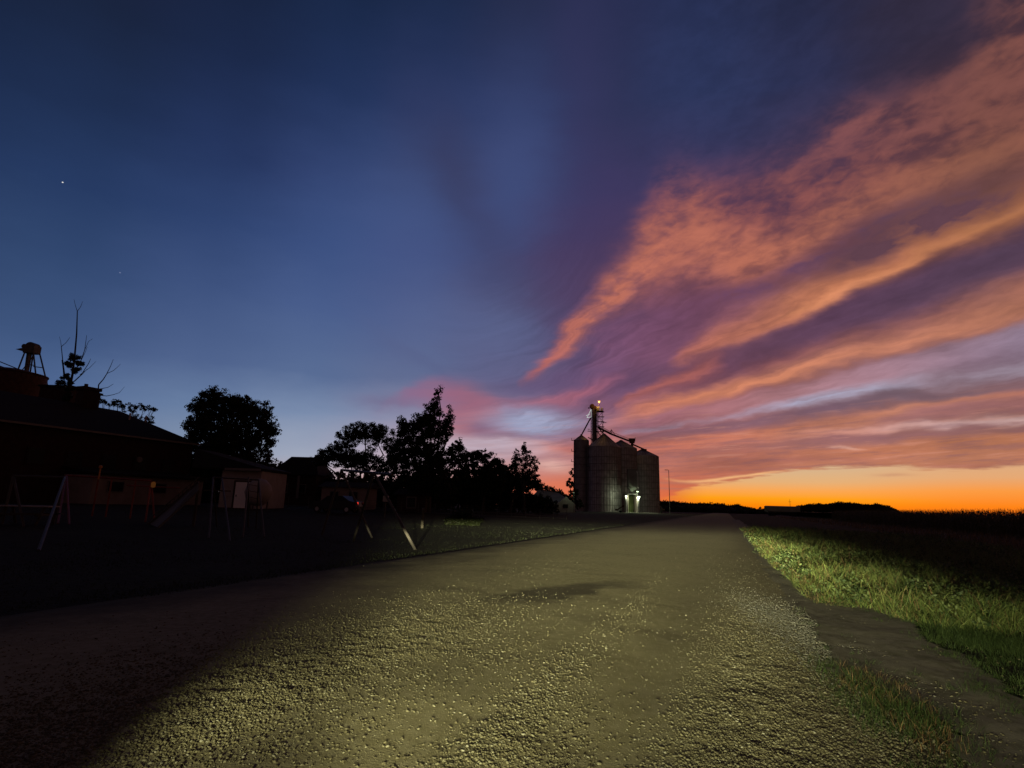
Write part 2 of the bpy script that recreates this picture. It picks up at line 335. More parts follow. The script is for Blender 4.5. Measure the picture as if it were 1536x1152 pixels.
def inpoly(x, y, poly):
    x = np.asarray(x); y = np.asarray(y); r = np.zeros(x.shape, bool); n = len(poly)
    for i in range(n):
        x0, y0 = poly[i]; x1, y1 = poly[(i+1) % n]
        c = ((y0 > y) != (y1 > y)) & (x < (x1-x0)*(y-y0)/((y1-y0) or 1e-9)+x0)
        r ^= c
    return r

# ------------------------------------------------------------------ materials
def mat(name, base, rough=.8, metal=0.0, var=.25, scale=3.0, bump=0.0, bscale=20.0, obj=True, spec=.3, c2=None, transl=0):
    m = bpy.data.materials.new(name); m.use_nodes = True; nt = m.node_tree; b = nt.nodes['Principled BSDF']
    b.inputs['Roughness'].default_value = rough; b.inputs['Metallic'].default_value = metal
    b.inputs['Specular IOR Level'].default_value = spec
    t = nt.nodes.new('ShaderNodeTexCoord'); n = nt.nodes.new('ShaderNodeTexNoise'); n.inputs['Scale'].default_value = scale; n.inputs['Detail'].default_value = 5
    nt.links.new(t.outputs['Object'], n.inputs['Vector'])
    r = nt.nodes.new('ShaderNodeValToRGB'); nt.links.new(n.outputs[0], r.inputs[0])
    c2 = c2 or tuple(v*(1-var) for v in base)
    r.color_ramp.elements[0].position = .3; r.color_ramp.elements[0].color = (*c2, 1)
    r.color_ramp.elements[1].position = .7; r.color_ramp.elements[1].color = (*[min(1, v*(1+var*.5)) for v in base], 1)
    nt.links.new(r.outputs[0], b.inputs['Base Color'])
    if bump:
        n2 = nt.nodes.new('ShaderNodeTexNoise'); n2.inputs['Scale'].default_value = bscale; n2.inputs['Detail'].default_value = 6
        nt.links.new(t.outputs['Object'], n2.inputs['Vector'])
        bp = nt.nodes.new('ShaderNodeBump'); bp.inputs['Strength'].default_value = bump; bp.inputs['Distance'].default_value = .03
        nt.links.new(n2.outputs[0], bp.inputs['Height']); nt.links.new(bp.outputs[0], b.inputs['Normal'])
    return m
def emis(name, c, s):
    m = bpy.data.materials.new(name); m.use_nodes = True; nt = m.node_tree; nt.nodes.clear()
    e = nt.nodes.new('ShaderNodeEmission'); e.inputs[0].default_value = (*c, 1); e.inputs[1].default_value = s
    o = nt.nodes.new('ShaderNodeOutputMaterial'); nt.links.new(e.outputs[0], o.inputs[0]); return m
def leafmat(name, c, c2=None):
    m = bpy.data.materials.new(name); m.use_nodes = True; nt = m.node_tree; b = nt.nodes['Principled BSDF']
    b.inputs['Roughness'].default_value = .6; b.inputs['Specular IOR Level'].default_value = .2
    g = nt.nodes.new('ShaderNodeNewGeometry'); r = nt.nodes.new('ShaderNodeValToRGB')
    c2 = c2 or tuple(v*.5 for v in c)
    r.color_ramp.elements[0].color = (*c2, 1); r.color_ramp.elements[1].color = (*c, 1)
    nt.links.new(g.outputs['Random Per Island'], r.inputs[0]); nt.links.new(r.outputs[0], b.inputs['Base Color'])
    tr = nt.nodes.new('ShaderNodeBsdfTranslucent'); nt.links.new(r.outputs[0], tr.inputs[0])
    mx = nt.nodes.new('ShaderNodeMixShader'); mx.inputs[0].default_value = .22
    nt.links.new(b.outputs[0], mx.inputs[1]); nt.links.new(tr.outputs[0], mx.inputs[2])
    nt.links.new(mx.outputs[0], nt.nodes['Material Output'].inputs[0]); return m

GALV = mat('galvanised_steel', (.38,.355,.36), .55, .3, .3, .6, .1, 2.0)
GALVD = mat('dull_steel', (.10,.095,.095), .7, .3, .3, 1.5)
SEAM = mat('bin_seam_steel', (.17,.16,.16), .6, .2, .2, 2)
RUST = mat('rusty_steel', (.075,.035,.025), .85, .1, .4, 2.0)
REDP = mat('red_painted_pipe', (.20,.04,.025), .6, .1, .3, 6)
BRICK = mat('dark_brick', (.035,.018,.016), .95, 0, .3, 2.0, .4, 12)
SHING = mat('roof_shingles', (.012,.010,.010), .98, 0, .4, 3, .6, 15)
WHITE = mat('white_paint', (.30,.26,.25), .7, 0, .15, 1.5, .05)
CREAM = mat('cream_siding', (.24,.20,.19), .8, 0, .2, 1.0, .1)
TRIM = mat('pale_trim', (.17,.15,.15), .7, 0, .2, 4)
GLASS = mat('dark_glass', (.012,.012,.014), .45, 0, .2, 1, spec=.2)
CONC = mat('concrete', (.34,.33,.30), .9, 0, .2, 1.5, .3, 8)
WOOD = mat('weathered_wood', (.06,.05,.04), .9, 0, .4, 5, .3, 30)
BARK = mat('bark', (.05,.04,.032), .95, 0, .4, 6, .5, 12)
LEAF = leafmat('tree_leaves', (.03,.04,.016), (.012,.018,.008))
LEAFR = leafmat('autumn_leaves', (.06,.03,.016), (.02,.012,.008))
TIN = mat('grey_tin_roof', (.20,.21,.19), .6, .1, .25, .5, .1, 3)
RUBBER = mat('rubber', (.02,.02,.02), .9)
PAINTB = mat('dark_car_paint', (.02,.018,.02), .4, .2, .1, 1, spec=.3)
YEL = mat('yellow_plastic', (.5,.2,.04), .5, 0, .1, 3)

# ------------------------------------------------------------------ mesh helpers
class MB:
    def __init__(s): s.v = []; s.f = []; s.M = None
    def add(s, vs, fs):
        b = len(s.v)
        for p in vs: s.v.append(tuple(s.M @ Vector(p)) if s.M else tuple(p))
        s.f += [tuple(b+i for i in f) for f in fs]; return s
    def box(s, c, d):
        x, y, z = c; a, b, e = d[0]/2, d[1]/2, d[2]/2
        return s.add([(x-a,y-b,z-e),(x+a,y-b,z-e),(x+a,y+b,z-e),(x-a,y+b,z-e),(x-a,y-b,z+e),(x+a,y-b,z+e),(x+a,y+b,z+e),(x-a,y+b,z+e)],
                     [(0,3,2,1),(4,5,6,7),(0,1,5,4),(1,2,6,5),(2,3,7,6),(3,0,4,7)])
    def tube(s, p, q, r, r2=None, n=8, cap=True):
        p = Vector(p); q = Vector(q); r2 = r if r2 is None else r2
        d = (q-p); 
        if d.length < 1e-6: return s
        d.normalize(); a = d.orthogonal().normalized(); b = d.cross(a)
        vs = [p+(a*cos(2*pi*i/n)+b*sin(2*pi*i/n))*r for i in range(n)]+[q+(a*cos(2*pi*i/n)+b*sin(2*pi*i/n))*r2 for i in range(n)]
        fs = [(i,(i+1)%n,n+(i+1)%n,n+i) for i in range(n)]
        if cap: fs += [tuple(range(n-1,-1,-1)), tuple(range(n,2*n))]
        return s.add(vs, fs)
    def path(s, pts, rs, n=6):
        for i in range(len(pts)-1): s.tube(pts[i], pts[i+1], rs[i], rs[i+1], n)
        return s
    def beam(s, p, q, w, h):
        p = Vector(p); q = Vector(q); d = (q-p).normalized()
        a = d.cross(Vector((0,0,1)));  a = a.normalized() if a.length > 1e-3 else Vector((1,0,0)); b = a.cross(d).normalized()
        a = a*w/2; b = b*h/2
        vs = [p-a-b,p+a-b,p+a+b,p-a+b,q-a-b,q+a-b,q+a+b,q-a+b]
        return s.add(vs, [(3,2,1,0),(4,5,6,7),(0,1,5,4),(1,2,6,5),(2,3,7,6),(3,0,4,7)])
    def lathe(s, prof, c=(0,0,0), n=40):
        vs = []; fs = []
        for r, z in prof:
            for i in range(n): vs.append((c[0]+r*cos(2*pi*i/n), c[1]+r*sin(2*pi*i/n), c[2]+z))
        for k in range(len(prof)-1):
            for i in range(n):
                j = (i+1) % n; fs.append((k*n+i, k*n+j, (k+1)*n+j, (k+1)*n+i))
        fs.append(tuple(range(n-1,-1,-1))); fs.append(tuple((len(prof)-1)*n+i for i in range(n)))
        return s.add(vs, fs)
    def prism(s, poly, y0, y1):      # polygon in xz extruded along y
        n = len(poly)
        vs = [(x,y0,z) for x,z in poly]+[(x,y1,z) for x,z in poly]
        fs = [tuple(range(n)), tuple(range(2*n-1,n-1,-1))]+[(i,n+i,n+(i+1)%n,(i+1)%n) for i in range(n)]
        return s.add(vs, fs)
    def obj(s, name, m, parent=None, smooth=False, loc=None):
        me = bpy.data.meshes.new(name); me.from_pydata(s.v, [], s.f)
        me.materials.append(m)
        if smooth: me.polygons.foreach_set('use_smooth', [True]*len(me.polygons))
        me.update(); o = bpy.data.objects.new(name, me); COL.objects.link(o)
        if loc is not None: o.location = loc
        if parent: o.parent = parent
        return o
def meshnp(name, V, Fq, m, parent=None, kpoly=4):
    """big mesh straight from arrays; Fq: (n, kpoly) indices"""
    me = bpy.data.meshes.new(name); n = len(Fq)
    me.vertices.add(len(V)); me.vertices.foreach_set('co', np.asarray(V, np.float32).ravel())
    me.loops.add(n*kpoly); me.loops.foreach_set('vertex_index', np.asarray(Fq, np.int32).ravel())
    me.polygons.add(n); me.polygons.foreach_set('loop_start', np.arange(0, n*kpoly, kpoly, dtype=np.int32))
    me.update(calc_edges=True); me.validate(verbose=False); me.materials.append(m)
    o = bpy.data.objects.new(name, me); COL.objects.link(o)
    if parent: o.parent = parent
    return o
def thing(name, label, cat, loc=(0,0,0), rz=0.0, group=None):
    o = bpy.data.objects.new(name, None); COL.objects.link(o); o.location = loc; o.rotation_euler = (0,0,rz)
    o.empty_display_size = .3; o['label'] = label; o['category'] = cat
    if group: o['group'] = group
    return o
def tag(o, label, cat, group=None):
    o['label'] = label; o['category'] = cat
    if group: o['group'] = group
    return o
def structure(o): o['kind'] = 'structure'; return o
def stuff(o, label=None, cat=None):
    o['kind'] = 'stuff'
    if label: o['label'] = label
    if cat: o['category'] = cat
    return o
def copy_tree(o, parent=None):
    c = o.copy(); COL.objects.link(c); c.parent = parent
    for ch in list(o.children): copy_tree(ch, c)
    return c

# ------------------------------------------------------------------ ground, road, tracks
def grid(name, us, vs, zf, m):
    Uu, Vv = np.meshgrid(us, vs, indexing='ij'); x, y = xy(Uu, Vv); z = zf(x, y, Uu, Vv)
    V = np.stack([x, y, z], -1).reshape(-1, 3); nu, nv = len(us), len(vs)
    i = np.arange(nu-1)[:, None]*nv+np.arange(nv-1)[None, :]
    Fq = np.stack([i, i+1, i+nv+1, i+nv], -1).reshape(-1, 4)[:, ::-1]
    o = meshnp(name, V, Fq, m)
    o.data.polygons.foreach_set('use_smooth', [True]*len(o.data.polygons)); return o

def groundmat(name, cs, scales, bump, bscale, rough=1.0, extra=None):
    m = bpy.data.materials.new(name); m.use_nodes = True; nt = m.node_tree; b = nt.nodes['Principled BSDF']
    b.inputs['Roughness'].default_value = rough; b.inputs['Specular IOR Level'].default_value = .15
    t = nt.nodes.new('ShaderNodeTexCoord'); prev = None
    for k, (c, sc) in enumerate(zip(cs, scales)):
        if k == 0:
            prev = nt.nodes.new('ShaderNodeRGB'); prev.outputs[0].default_value = (*c, 1); prev = prev.outputs[0]; continue
        n = nt.nodes.new('ShaderNodeTexNoise'); n.inputs['Scale'].default_value = sc; n.inputs['Detail'].default_value = 6; n.inputs['Roughness'].default_value = .65
        nt.links.new(t.outputs['Object'], n.inputs['Vector'])
        mr = nt.nodes.new('ShaderNodeMapRange'); mr.inputs[1].default_value = .42; mr.inputs[2].default_value = .6; nt.links.new(n.outputs[0], mr.inputs[0])
        mx = nt.nodes.new('ShaderNodeMix'); mx.data_type = 'RGBA'; nt.links.new(mr.outputs[0], mx.inputs[0]); nt.links.new(prev, mx.inputs[6]); mx.inputs[7].default_value = (*c, 1)
        prev = mx.outputs[2]
    if extra: prev = extra(nt, t, prev)
    nt.links.new(prev, b.inputs['Base Color'])
    h = None
    for sc, dist in bscale:
        v = nt.nodes.new('ShaderNodeTexVoronoi'); v.inputs['Scale'].default_value = sc; nt.links.new(t.outputs['Object'], v.inputs['Vector'])
        bp = nt.nodes.new('ShaderNodeBump'); bp.invert = True; bp.inputs['Strength'].default_value = bump; bp.inputs['Distance'].default_value = dist
        nt.links.new(v.outputs['Distance'], bp.inputs['Height'])
        if h: nt.links.new(h, bp.inputs['Normal'])
        h = bp.outputs[0]
    nt.links.new(h, b.inputs['Normal']); return m

def roadextra(nt, t, prev):
    # dark ragged patch on the packed gravel
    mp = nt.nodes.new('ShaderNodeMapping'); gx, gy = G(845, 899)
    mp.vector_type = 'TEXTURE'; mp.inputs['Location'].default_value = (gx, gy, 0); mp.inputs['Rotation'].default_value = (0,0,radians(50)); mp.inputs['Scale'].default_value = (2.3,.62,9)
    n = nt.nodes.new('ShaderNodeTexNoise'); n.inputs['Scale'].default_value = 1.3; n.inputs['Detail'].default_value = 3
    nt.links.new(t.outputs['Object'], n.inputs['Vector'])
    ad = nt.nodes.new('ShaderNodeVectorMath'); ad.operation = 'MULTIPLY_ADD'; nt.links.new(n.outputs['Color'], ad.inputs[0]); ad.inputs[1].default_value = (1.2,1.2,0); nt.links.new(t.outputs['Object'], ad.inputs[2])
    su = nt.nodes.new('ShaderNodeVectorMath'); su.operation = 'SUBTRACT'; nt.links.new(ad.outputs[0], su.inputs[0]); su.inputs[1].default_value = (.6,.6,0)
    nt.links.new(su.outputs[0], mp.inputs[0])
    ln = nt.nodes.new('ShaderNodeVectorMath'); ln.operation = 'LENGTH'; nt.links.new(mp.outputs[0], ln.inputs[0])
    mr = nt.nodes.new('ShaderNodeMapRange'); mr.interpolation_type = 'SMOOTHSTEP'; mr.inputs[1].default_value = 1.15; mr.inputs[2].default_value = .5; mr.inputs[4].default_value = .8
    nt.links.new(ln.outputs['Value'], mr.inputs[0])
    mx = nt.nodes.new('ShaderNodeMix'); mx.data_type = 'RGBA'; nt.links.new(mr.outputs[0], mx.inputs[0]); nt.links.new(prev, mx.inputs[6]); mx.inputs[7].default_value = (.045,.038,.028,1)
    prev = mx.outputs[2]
    # colour darkens unevenly over the left shoulder
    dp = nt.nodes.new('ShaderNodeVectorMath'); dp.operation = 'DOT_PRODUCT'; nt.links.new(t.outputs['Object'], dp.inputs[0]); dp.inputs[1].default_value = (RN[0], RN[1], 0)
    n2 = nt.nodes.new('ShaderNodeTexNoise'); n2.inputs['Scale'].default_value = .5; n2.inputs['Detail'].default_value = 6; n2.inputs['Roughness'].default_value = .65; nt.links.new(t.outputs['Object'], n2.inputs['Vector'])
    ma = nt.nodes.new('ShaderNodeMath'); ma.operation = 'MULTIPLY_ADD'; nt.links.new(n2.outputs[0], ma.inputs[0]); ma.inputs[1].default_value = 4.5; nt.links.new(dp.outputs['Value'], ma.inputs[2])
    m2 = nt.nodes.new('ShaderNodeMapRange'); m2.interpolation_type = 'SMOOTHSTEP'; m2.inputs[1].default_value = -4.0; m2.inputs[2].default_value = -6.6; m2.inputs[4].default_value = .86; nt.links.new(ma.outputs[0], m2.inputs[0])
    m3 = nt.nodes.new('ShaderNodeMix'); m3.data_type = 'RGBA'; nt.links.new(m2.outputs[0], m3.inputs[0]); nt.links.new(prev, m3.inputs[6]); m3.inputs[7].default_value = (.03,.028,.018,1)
    return m3.outputs[2]
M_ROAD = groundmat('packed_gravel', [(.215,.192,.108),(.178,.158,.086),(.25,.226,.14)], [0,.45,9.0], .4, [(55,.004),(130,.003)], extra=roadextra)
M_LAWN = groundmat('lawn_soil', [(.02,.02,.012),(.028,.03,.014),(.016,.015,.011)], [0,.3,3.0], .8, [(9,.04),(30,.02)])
M_DIRT = groundmat('bare_dirt', [(.175,.165,.115),(.12,.115,.075),(.22,.205,.155)], [0,.8,7.0], .35, [(40,.004),(110,.003)])
M_FIELD = groundmat('field_soil', [(.035,.024,.016),(.022,.018,.012)], [0,.2], .6, [(6,.05)])

def windrow(u, v):
    """0..1: how much loose gravel lies here (ridges between the wheel tracks)"""
    w = .75*np.exp(-((v-.15)/.5)**2)+.5*np.exp(-((v+1.45)/.22)**2)+.35*np.exp(-((v+4.4)/.8)**2)
    n = fnoise(u*.25, v*.9, 3, 3)
    x, y = xy(u, v)
    near = ss(-np.hypot(x-.0, y-4.2), -6.0, -1.5)
    band = np.exp(-((v+3.35-.10*(u-6))/.95)**2)*ss(-u, -11.5, -7)
    w = w*ss(-u, -26, -8) + .55*ss(n+near*.55, .15, .6)*near + .6*band + .12*ss(n, .25, .6)
    smooth = np.exp(-(((x-1.0)/1.1)**2+((y-7.2)/2.4)**2))+np.exp(-(((v+.72)/.38)**2))*.9
    return np.clip(w*(1-.8*smooth), 0, 1)
us = np.concatenate([np.arange(-14, 2, .5), np.arange(2, 16, .06), np.arange(16, 40, .3), np.arange(40, 620, 5)])
vsr = np.concatenate([np.arange(-9.15, -5, .12), np.arange(-5, 1.6, .05)])
def roadz(x, y, u, v):
    crown = .10*(1-((v+4.1)/5.2)**2)
    w = windrow(u, v)
    near = ss(-u, -30, -8)
    z = .03+crown+.022*w*near+near*(.010*fnoise(x, y, 1, 4, 1.3)+.012*w*fnoise(x, y, 2, 3, 9.0)) - .02*np.exp(-((v+.72)/.3)**2)*near
    edge = ss(v, .3, 1.5)+ss(-v, 8.4, 9.15)
    return z*(1-edge)+np.where(v > -4, .010, -.03)*edge
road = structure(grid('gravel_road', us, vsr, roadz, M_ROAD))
RZ = lambda x, y: roadz(x, y, *uv(x, y))
# the lawn / ground sheet to the horizon
gu = np.concatenate([np.linspace(-4000,-60,14), np.arange(-50, 120, 1.0), np.arange(120, 400, 10), np.linspace(420, 9000, 20)])
gv = np.concatenate([np.linspace(-9000,-160,24), np.arange(-150, 60, 1.0), np.linspace(70, 9000, 24)])
def gz(x, y, u, v):
    return H(x, y)-.0-.13*ss(v, 1.1, 2.2)*ss(-v, -60, -20)*0+.03*fnoise(x, y, 5, 3, .35)*ss(-abs(v+4), -400, -5.0)-.06*(ss(-abs(v+4.1), -5.6, -5.0))
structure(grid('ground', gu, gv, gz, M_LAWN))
# farm track leaving the road on the right
tr_poly = [(1196,905),(1345,912),(1362,935),(1440,985),(1500,1040),(1600,1090),(1760,1130),(1560,1260),(1440,1152),(1400,1085),(1330,1040),(1260,1012),(1225,985)]
tp = [G(*p) for p in tr_poly]
TX, TY = np.meshgrid(np.arange(1.0, 9.6, .06), np.arange(2.0, 13, .06), indexing='ij')
def trz(x, y): 
    u, v = uv(x, y)
    return .034+.012*fnoise(x, y, 8, 4, 1.6)+.02*ss(-v, -1.6, -.6)
ins = inpoly(TX+.3*fnoise(TX, TY, 11, 5, 1.2), TY+.3*fnoise(TX, TY, 12, 5, 1.2), tp)
Z = trz(TX, TY); nx, ny = TX.shape
idx = np.arange(nx*ny).reshape(nx, ny)
ci = ins[:-1, :-1] & ins[1:, :-1] & ins[:-1, 1:] & ins[1:, 1:]
q = np.stack([idx[:-1, :-1], idx[1:, :-1], idx[1:, 1:], idx[:-1, 1:]], -1)[ci]
dirt = structure(meshnp('dirt_track', np.stack([TX, TY, Z], -1).reshape(-1, 3), q, M_DIRT))
structure(grid('verge', np.concatenate([np.arange(8.6, 40, .25), np.arange(40, 120, 2)]), np.arange(.85, 2.6, .08), lambda x, y, u, v: .022+.02*fnoise(x, y, 71, 4, 2.5)-.05*ss(v, 2.0, 2.5), M_DIRT))
# lane across the back of the playground and the pale pavement beside it
def strip(name, m, pts, w, z=.03):
    mb = MB()
    for i in range(len(pts)-1):
        a = Vector((*pts[i], 0)); b = Vector((*pts[i+1], 0)); d = (b-a).normalized(); n = Vector((-d.y, d.x, 0))*w/2
        N = 24
        for k in range(N):
            p = a.lerp(b, k/N); q_ = a.lerp(b, (k+1)/N)
            vs = [p-n, q_-n, q_+n, p+n]
            mb.add([(t.x, t.y, Hs(t.x, t.y)+z+.03) for t in vs], [(0,1,2,3)])
    return structure(mb.obj(name, m))
ASPH = mat('old_asphalt', (.03,.028,.026), .95, 0, .3, 1)
strip('side_street', ASPH, [(-62,66),(-34,74),(4,84)], 5.0)
strip('pavement', ASPH, [(-50,52),(-25,60),(3,70)], 1.5)
# field beyond the weeds: bean stubble with a reddish tone
def fz(x, y, u, v): return .05+.03*fnoise(x, y, 6, 3, .4)-.08*ss(-v, -17, -15)
structure(grid('field', np.concatenate([np.arange(-10,140,1.5), np.arange(150,900,25)]), np.concatenate([np.arange(15,40,1.0), np.arange(45,500,30)]), fz, M_FIELD))

# ------------------------------------------------------------------ gravel stones (loose gravel = stuff)
def stones(name, pts, sizes, m, lod=1):
    n = len(pts)
    base = np.array([[1,0,0],[-1,0,0],[0,1,0],[0,-1,0],[0,0,1],[0,0,-1]], float)
    fc = np.array([[0,2,4],[2,1,4],[1,3,4],[3,0,4],[2,0,5],[1,2,5],[3,1,5],[0,3,5]])
    if lod:      # truncated: 12 vertices, 20 faces
        p = (1+5**.5)/2
        base = np.array([[-1,p,0],[1,p,0],[-1,-p,0],[1,-p,0],[0,-1,p],[0,1,p],[0,-1,-p],[0,1,-p],[p,0,-1],[p,0,1],[-p,0,-1],[-p,0,1]])/1.9
        fc = np.array([[0,11,5],[0,5,1],[0,1,7],[0,7,10],[0,10,11],[1,5,9],[5,11,4],[11,10,2],[10,7,6],[7,1,8],[3,9,4],[3,4,2],[3,2,6],[3,6,8],[3,8,9],[4,9,5],[2,4,11],[6,2,10],[8,6,7],[9,8,1]])
    k = len(base)
    V = base[None]*(1+rng.uniform(-.32, .32, (n, k, 3)))
    V = V*np.stack([rng.uniform(.8, 1.3, n), rng.uniform(.6, 1.0, n), rng.uniform(.45, .8, n)], -1)[:, None]
    a = rng.uniform(0, 2*pi, n); c, s = np.cos(a), np.sin(a)
    Vx = V[..., 0]*c[:, None]-V[..., 1]*s[:, None]; Vy = V[..., 0]*s[:, None]+V[..., 1]*c[:, None]
    tl = rng.uniform(-.5, .5, n)[:, None]; Vz = V[..., 2]+Vx*tl
    V = np.stack([Vx, Vy, Vz], -1)*sizes[:, None, None]+pts[:, None]
    Fq = fc[None]+(np.arange(n)*k)[:, None, None]
    return meshnp(name, V.reshape(-1, 3), Fq.reshape(-1, 3), m, kpoly=3)
def stonemat(name):
    m = bpy.data.materials.new(name); m.use_nodes = True; nt = m.node_tree; b = nt.nodes['Principled BSDF']
    b.inputs['Roughness'].default_value = .9; b.inputs['Specular IOR Level'].default_value = .25
    g = nt.nodes.new('ShaderNodeNewGeometry'); r = nt.nodes.new('ShaderNodeValToRGB'); nt.links.new(g.outputs['Random Per Island'], r.inputs[0])
    e = r.color_ramp.elements
    for i, (p_, c) in enumerate([(0,(.06,.052,.03)),(.35,(.095,.084,.048)),(.7,(.125,.113,.068)),(.95,(.16,.15,.10)),(1,(.22,.21,.165))]):
        if i == 0: e[0].color = (*c, 1)
        elif i == 4: e[-1].color = (*c, 1)
        else: q = e.new(p_); q.color = (*c, 1)
    nt.links.new(r.outputs[0], b.inputs['Base Color']); return m
M_STONE = stonemat('gravel_stone')
def scatter(n, dmin, dmax, smin, smax, thr):
    d = dmin*(dmax/dmin)**rng.random(n*3)                       # density falls as 1/d²
    az = radians(1)*rng.uniform(-50, 56, n*3)
    x = d*np.sin(az); y = d*np.cos(az); u, v = uv(x, y)
    w = windrow(u, v)
    right = ss(v, -.9, .6)*.35
    k = (v > -9) & ((v < 1.0+.5*fnoise(x, y, 21, 3, 1.0)) | ((rng.random(len(x)) < .10+.35*ss(-v, -2.4, -1.0)) & (v < 3.5) & (x > 2.0))) & (rng.random(len(x)) < ((w+right)*(1-thr)+thr)*(ss(-np.hypot(x, y), -11.5, -6.5) if dmax < 12 else ss(np.hypot(x, y), 8.0, 10.5)*ss(-np.hypot(x, y), -30, -12)))
    x, y = x[k][:n], y[k][:n]
    sz = smin*(smax/smin)**(rng.random(len(x))**2.2)*(1+.03*np.hypot(x, y))
    z = np.maximum(RZ(x, y), np.where(v[k][:n] > .9, .03, -.5))+sz*.15
    return np.stack([x, y, z], -1), sz
p1, s1 = scatter(120000, 3.2, 11.5, .003, .0125, .03)
p2, s2 = scatter(16000, 9.0, 30, .004, .011, .02)
stuff(stones('loose_gravel', p1, s1, M_STONE, 1), 'loose pale gravel stones lying on the near part of the road', 'gravel')
stuff(stones('loose_gravel', p2, s2, M_STONE, 0), 'scattered small gravel stones farther up the lit road', 'gravel')

n_ = 9000; gx_, gy_ = G(1195, 948); al = rng.normal(size=n_)*1.5; ac = rng.normal(size=n_)*.30+.12*fnoise(al, al*0, 90, 3, 1.3)
px_ = gx_+RD[0]*al+RN[0]*(ac-.12*al); py_ = gy_+RD[1]*al+RN[1]*(ac-.12*al); s_ = .004*(4.0**(rng.random(n_)**2))
pz_ = np.maximum(RZ(px_, py_), .03)+s_*.1
M_PALE = stonemat('pale_gravel_stone'); rp_ = [n for n in M_PALE.node_tree.nodes if n.type == 'VALTORGB'][0]
for e_, c_ in zip(rp_.color_ramp.elements, ((.06,.058,.05),(.10,.097,.08),(.15,.145,.12),(.2,.195,.17),(.34,.33,.3))): e_.color = (*c_, 1)
stuff(stones('pale_gravel', np.stack([px_, py_, pz_], -1), s_, M_PALE, 1), 'heap of paler gravel spilled where the dirt track leaves the road', 'gravel')

# ------------------------------------------------------------------ grasses (stuff)
def blades(name, x, y, z, h, m, width=.008, lean=.35, segs=3, lw=None):
    n = len(x); a = rng.uniform(0, 2*pi, n); la = rng.uniform(0, 2*pi, n); L = rng.uniform(.1, 1, n)*lean*h
    w = (width if lw is None else lw)*rng.uniform(.7, 1.3, n)
    V = np.zeros((n, (segs+1)*2, 3))
    for k in range(segs+1):
        t = k/segs; cx = x+np.cos(la)*L*t**2; cy = y+np.sin(la)*L*t**2; cz = z+h*(t-.18*t*t*(L/h))
        ww = w*(1-t*.92)
        V[:, 2*k] = np.stack([cx-np.cos(a)*ww, cy-np.sin(a)*ww, cz], -1); V[:, 2*k+1] = np.stack([cx+np.cos(a)*ww, cy+np.sin(a)*ww, cz], -1)
    b = (np.arange(n)*(segs+1)*2)[:, None, None]
    f = np.array([[2*k, 2*k+1, 2*k+3, 2*k+2] for k in range(segs)])[None]+b
    return meshnp(name, V.reshape(-1, 3), f.reshape(-1, 4), m)
M_WEED = leafmat('weed_leaves', (.18,.215,.065), (.03,.06,.016))
M_WEEDR = leafmat('dry_weed_stalks', (.20,.13,.065), (.08,.045,.022))
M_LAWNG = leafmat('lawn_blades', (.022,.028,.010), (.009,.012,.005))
M_GRASS = leafmat('grass_blades', (.06,.09,.025), (.02,.04,.012))
bound = [G(*p) for p in [(1150,885),(1190,908),(1260,912),(1345,914),(1375,940),(1450,952),(1536,962)]]
def wedge(n, d0, d1, a0, a1):
    d = d0*(d1/d0)**rng.random(n); az = np.radians(rng.uniform(a0, a1, n)); return d*np.sin(az), d*np.cos(az)
x, y = wedge(210000, 8.5, 60, 14, 54)
u, v = uv(x, y)
yb = np.interp(x, [b[0] for b in bound], [b[1] for b in bound])
yb = np.where(x > bound[-1][0], bound[-1][1]-(x-bound[-1][0])*.55, yb)
edge = 1.12+.3*fnoise(u, v*0, 31, 3, .35)+.25*ss(-u, -22, -10)
k = (v > edge) & (y > yb+.25*fnoise(x, y, 32, 2, 1.2)) & (v < 14.5+fnoise(x, y, 33, 2, .3))
k &= rng.random(len(x)) < .25+.75*ss(fnoise(x, y, 34, 3, 1.6), -.45, .25)
x, y, v = x[k], y[k], v[k]
d = np.hypot(x, y)
hh = (.16+.24*ss(fnoise(x, y, 35, 3, .5), -.5, .5)+.20*ss(fnoise(x, y, 36, 2, 2.6), -.3, .5))*rng.uniform(.55, 1.25, len(x))*ss(v, .9, 2.4)**.5*(1-.35*ss(v, 6, 12))
nearb = ss(-(y-np.interp(x, [b[0] for b in bound], [b[1] for b in bound])), -1.6, 0)
hh = np.maximum(hh*(1-.45*nearb), .06)*np.where(rng.random(len(x)) < .06, 1.5, 1.0)
print('weeds', len(x))
dry = rng.random(len(x)) < .10+.25*ss(-v, -2.2, -1.2)
stuff(blades('tall_weeds', x[~dry], y[~dry], np.zeros((~dry).sum())-.02, hh[~dry], M_WEED, .006, 1.5, 3, lw=.0038*(1+.07*d[~dry])), 'tall green weeds lit up along the right edge of the road', 'weeds')
stuff(blades('dry_weeds', x[dry], y[dry], np.zeros(dry.sum())-.02, hh[dry]*1.15, M_WEEDR, .004, 1.1, 3, lw=.003*(1+.07*d[dry])), 'dry brown stalks mixed into the roadside weeds', 'weeds')
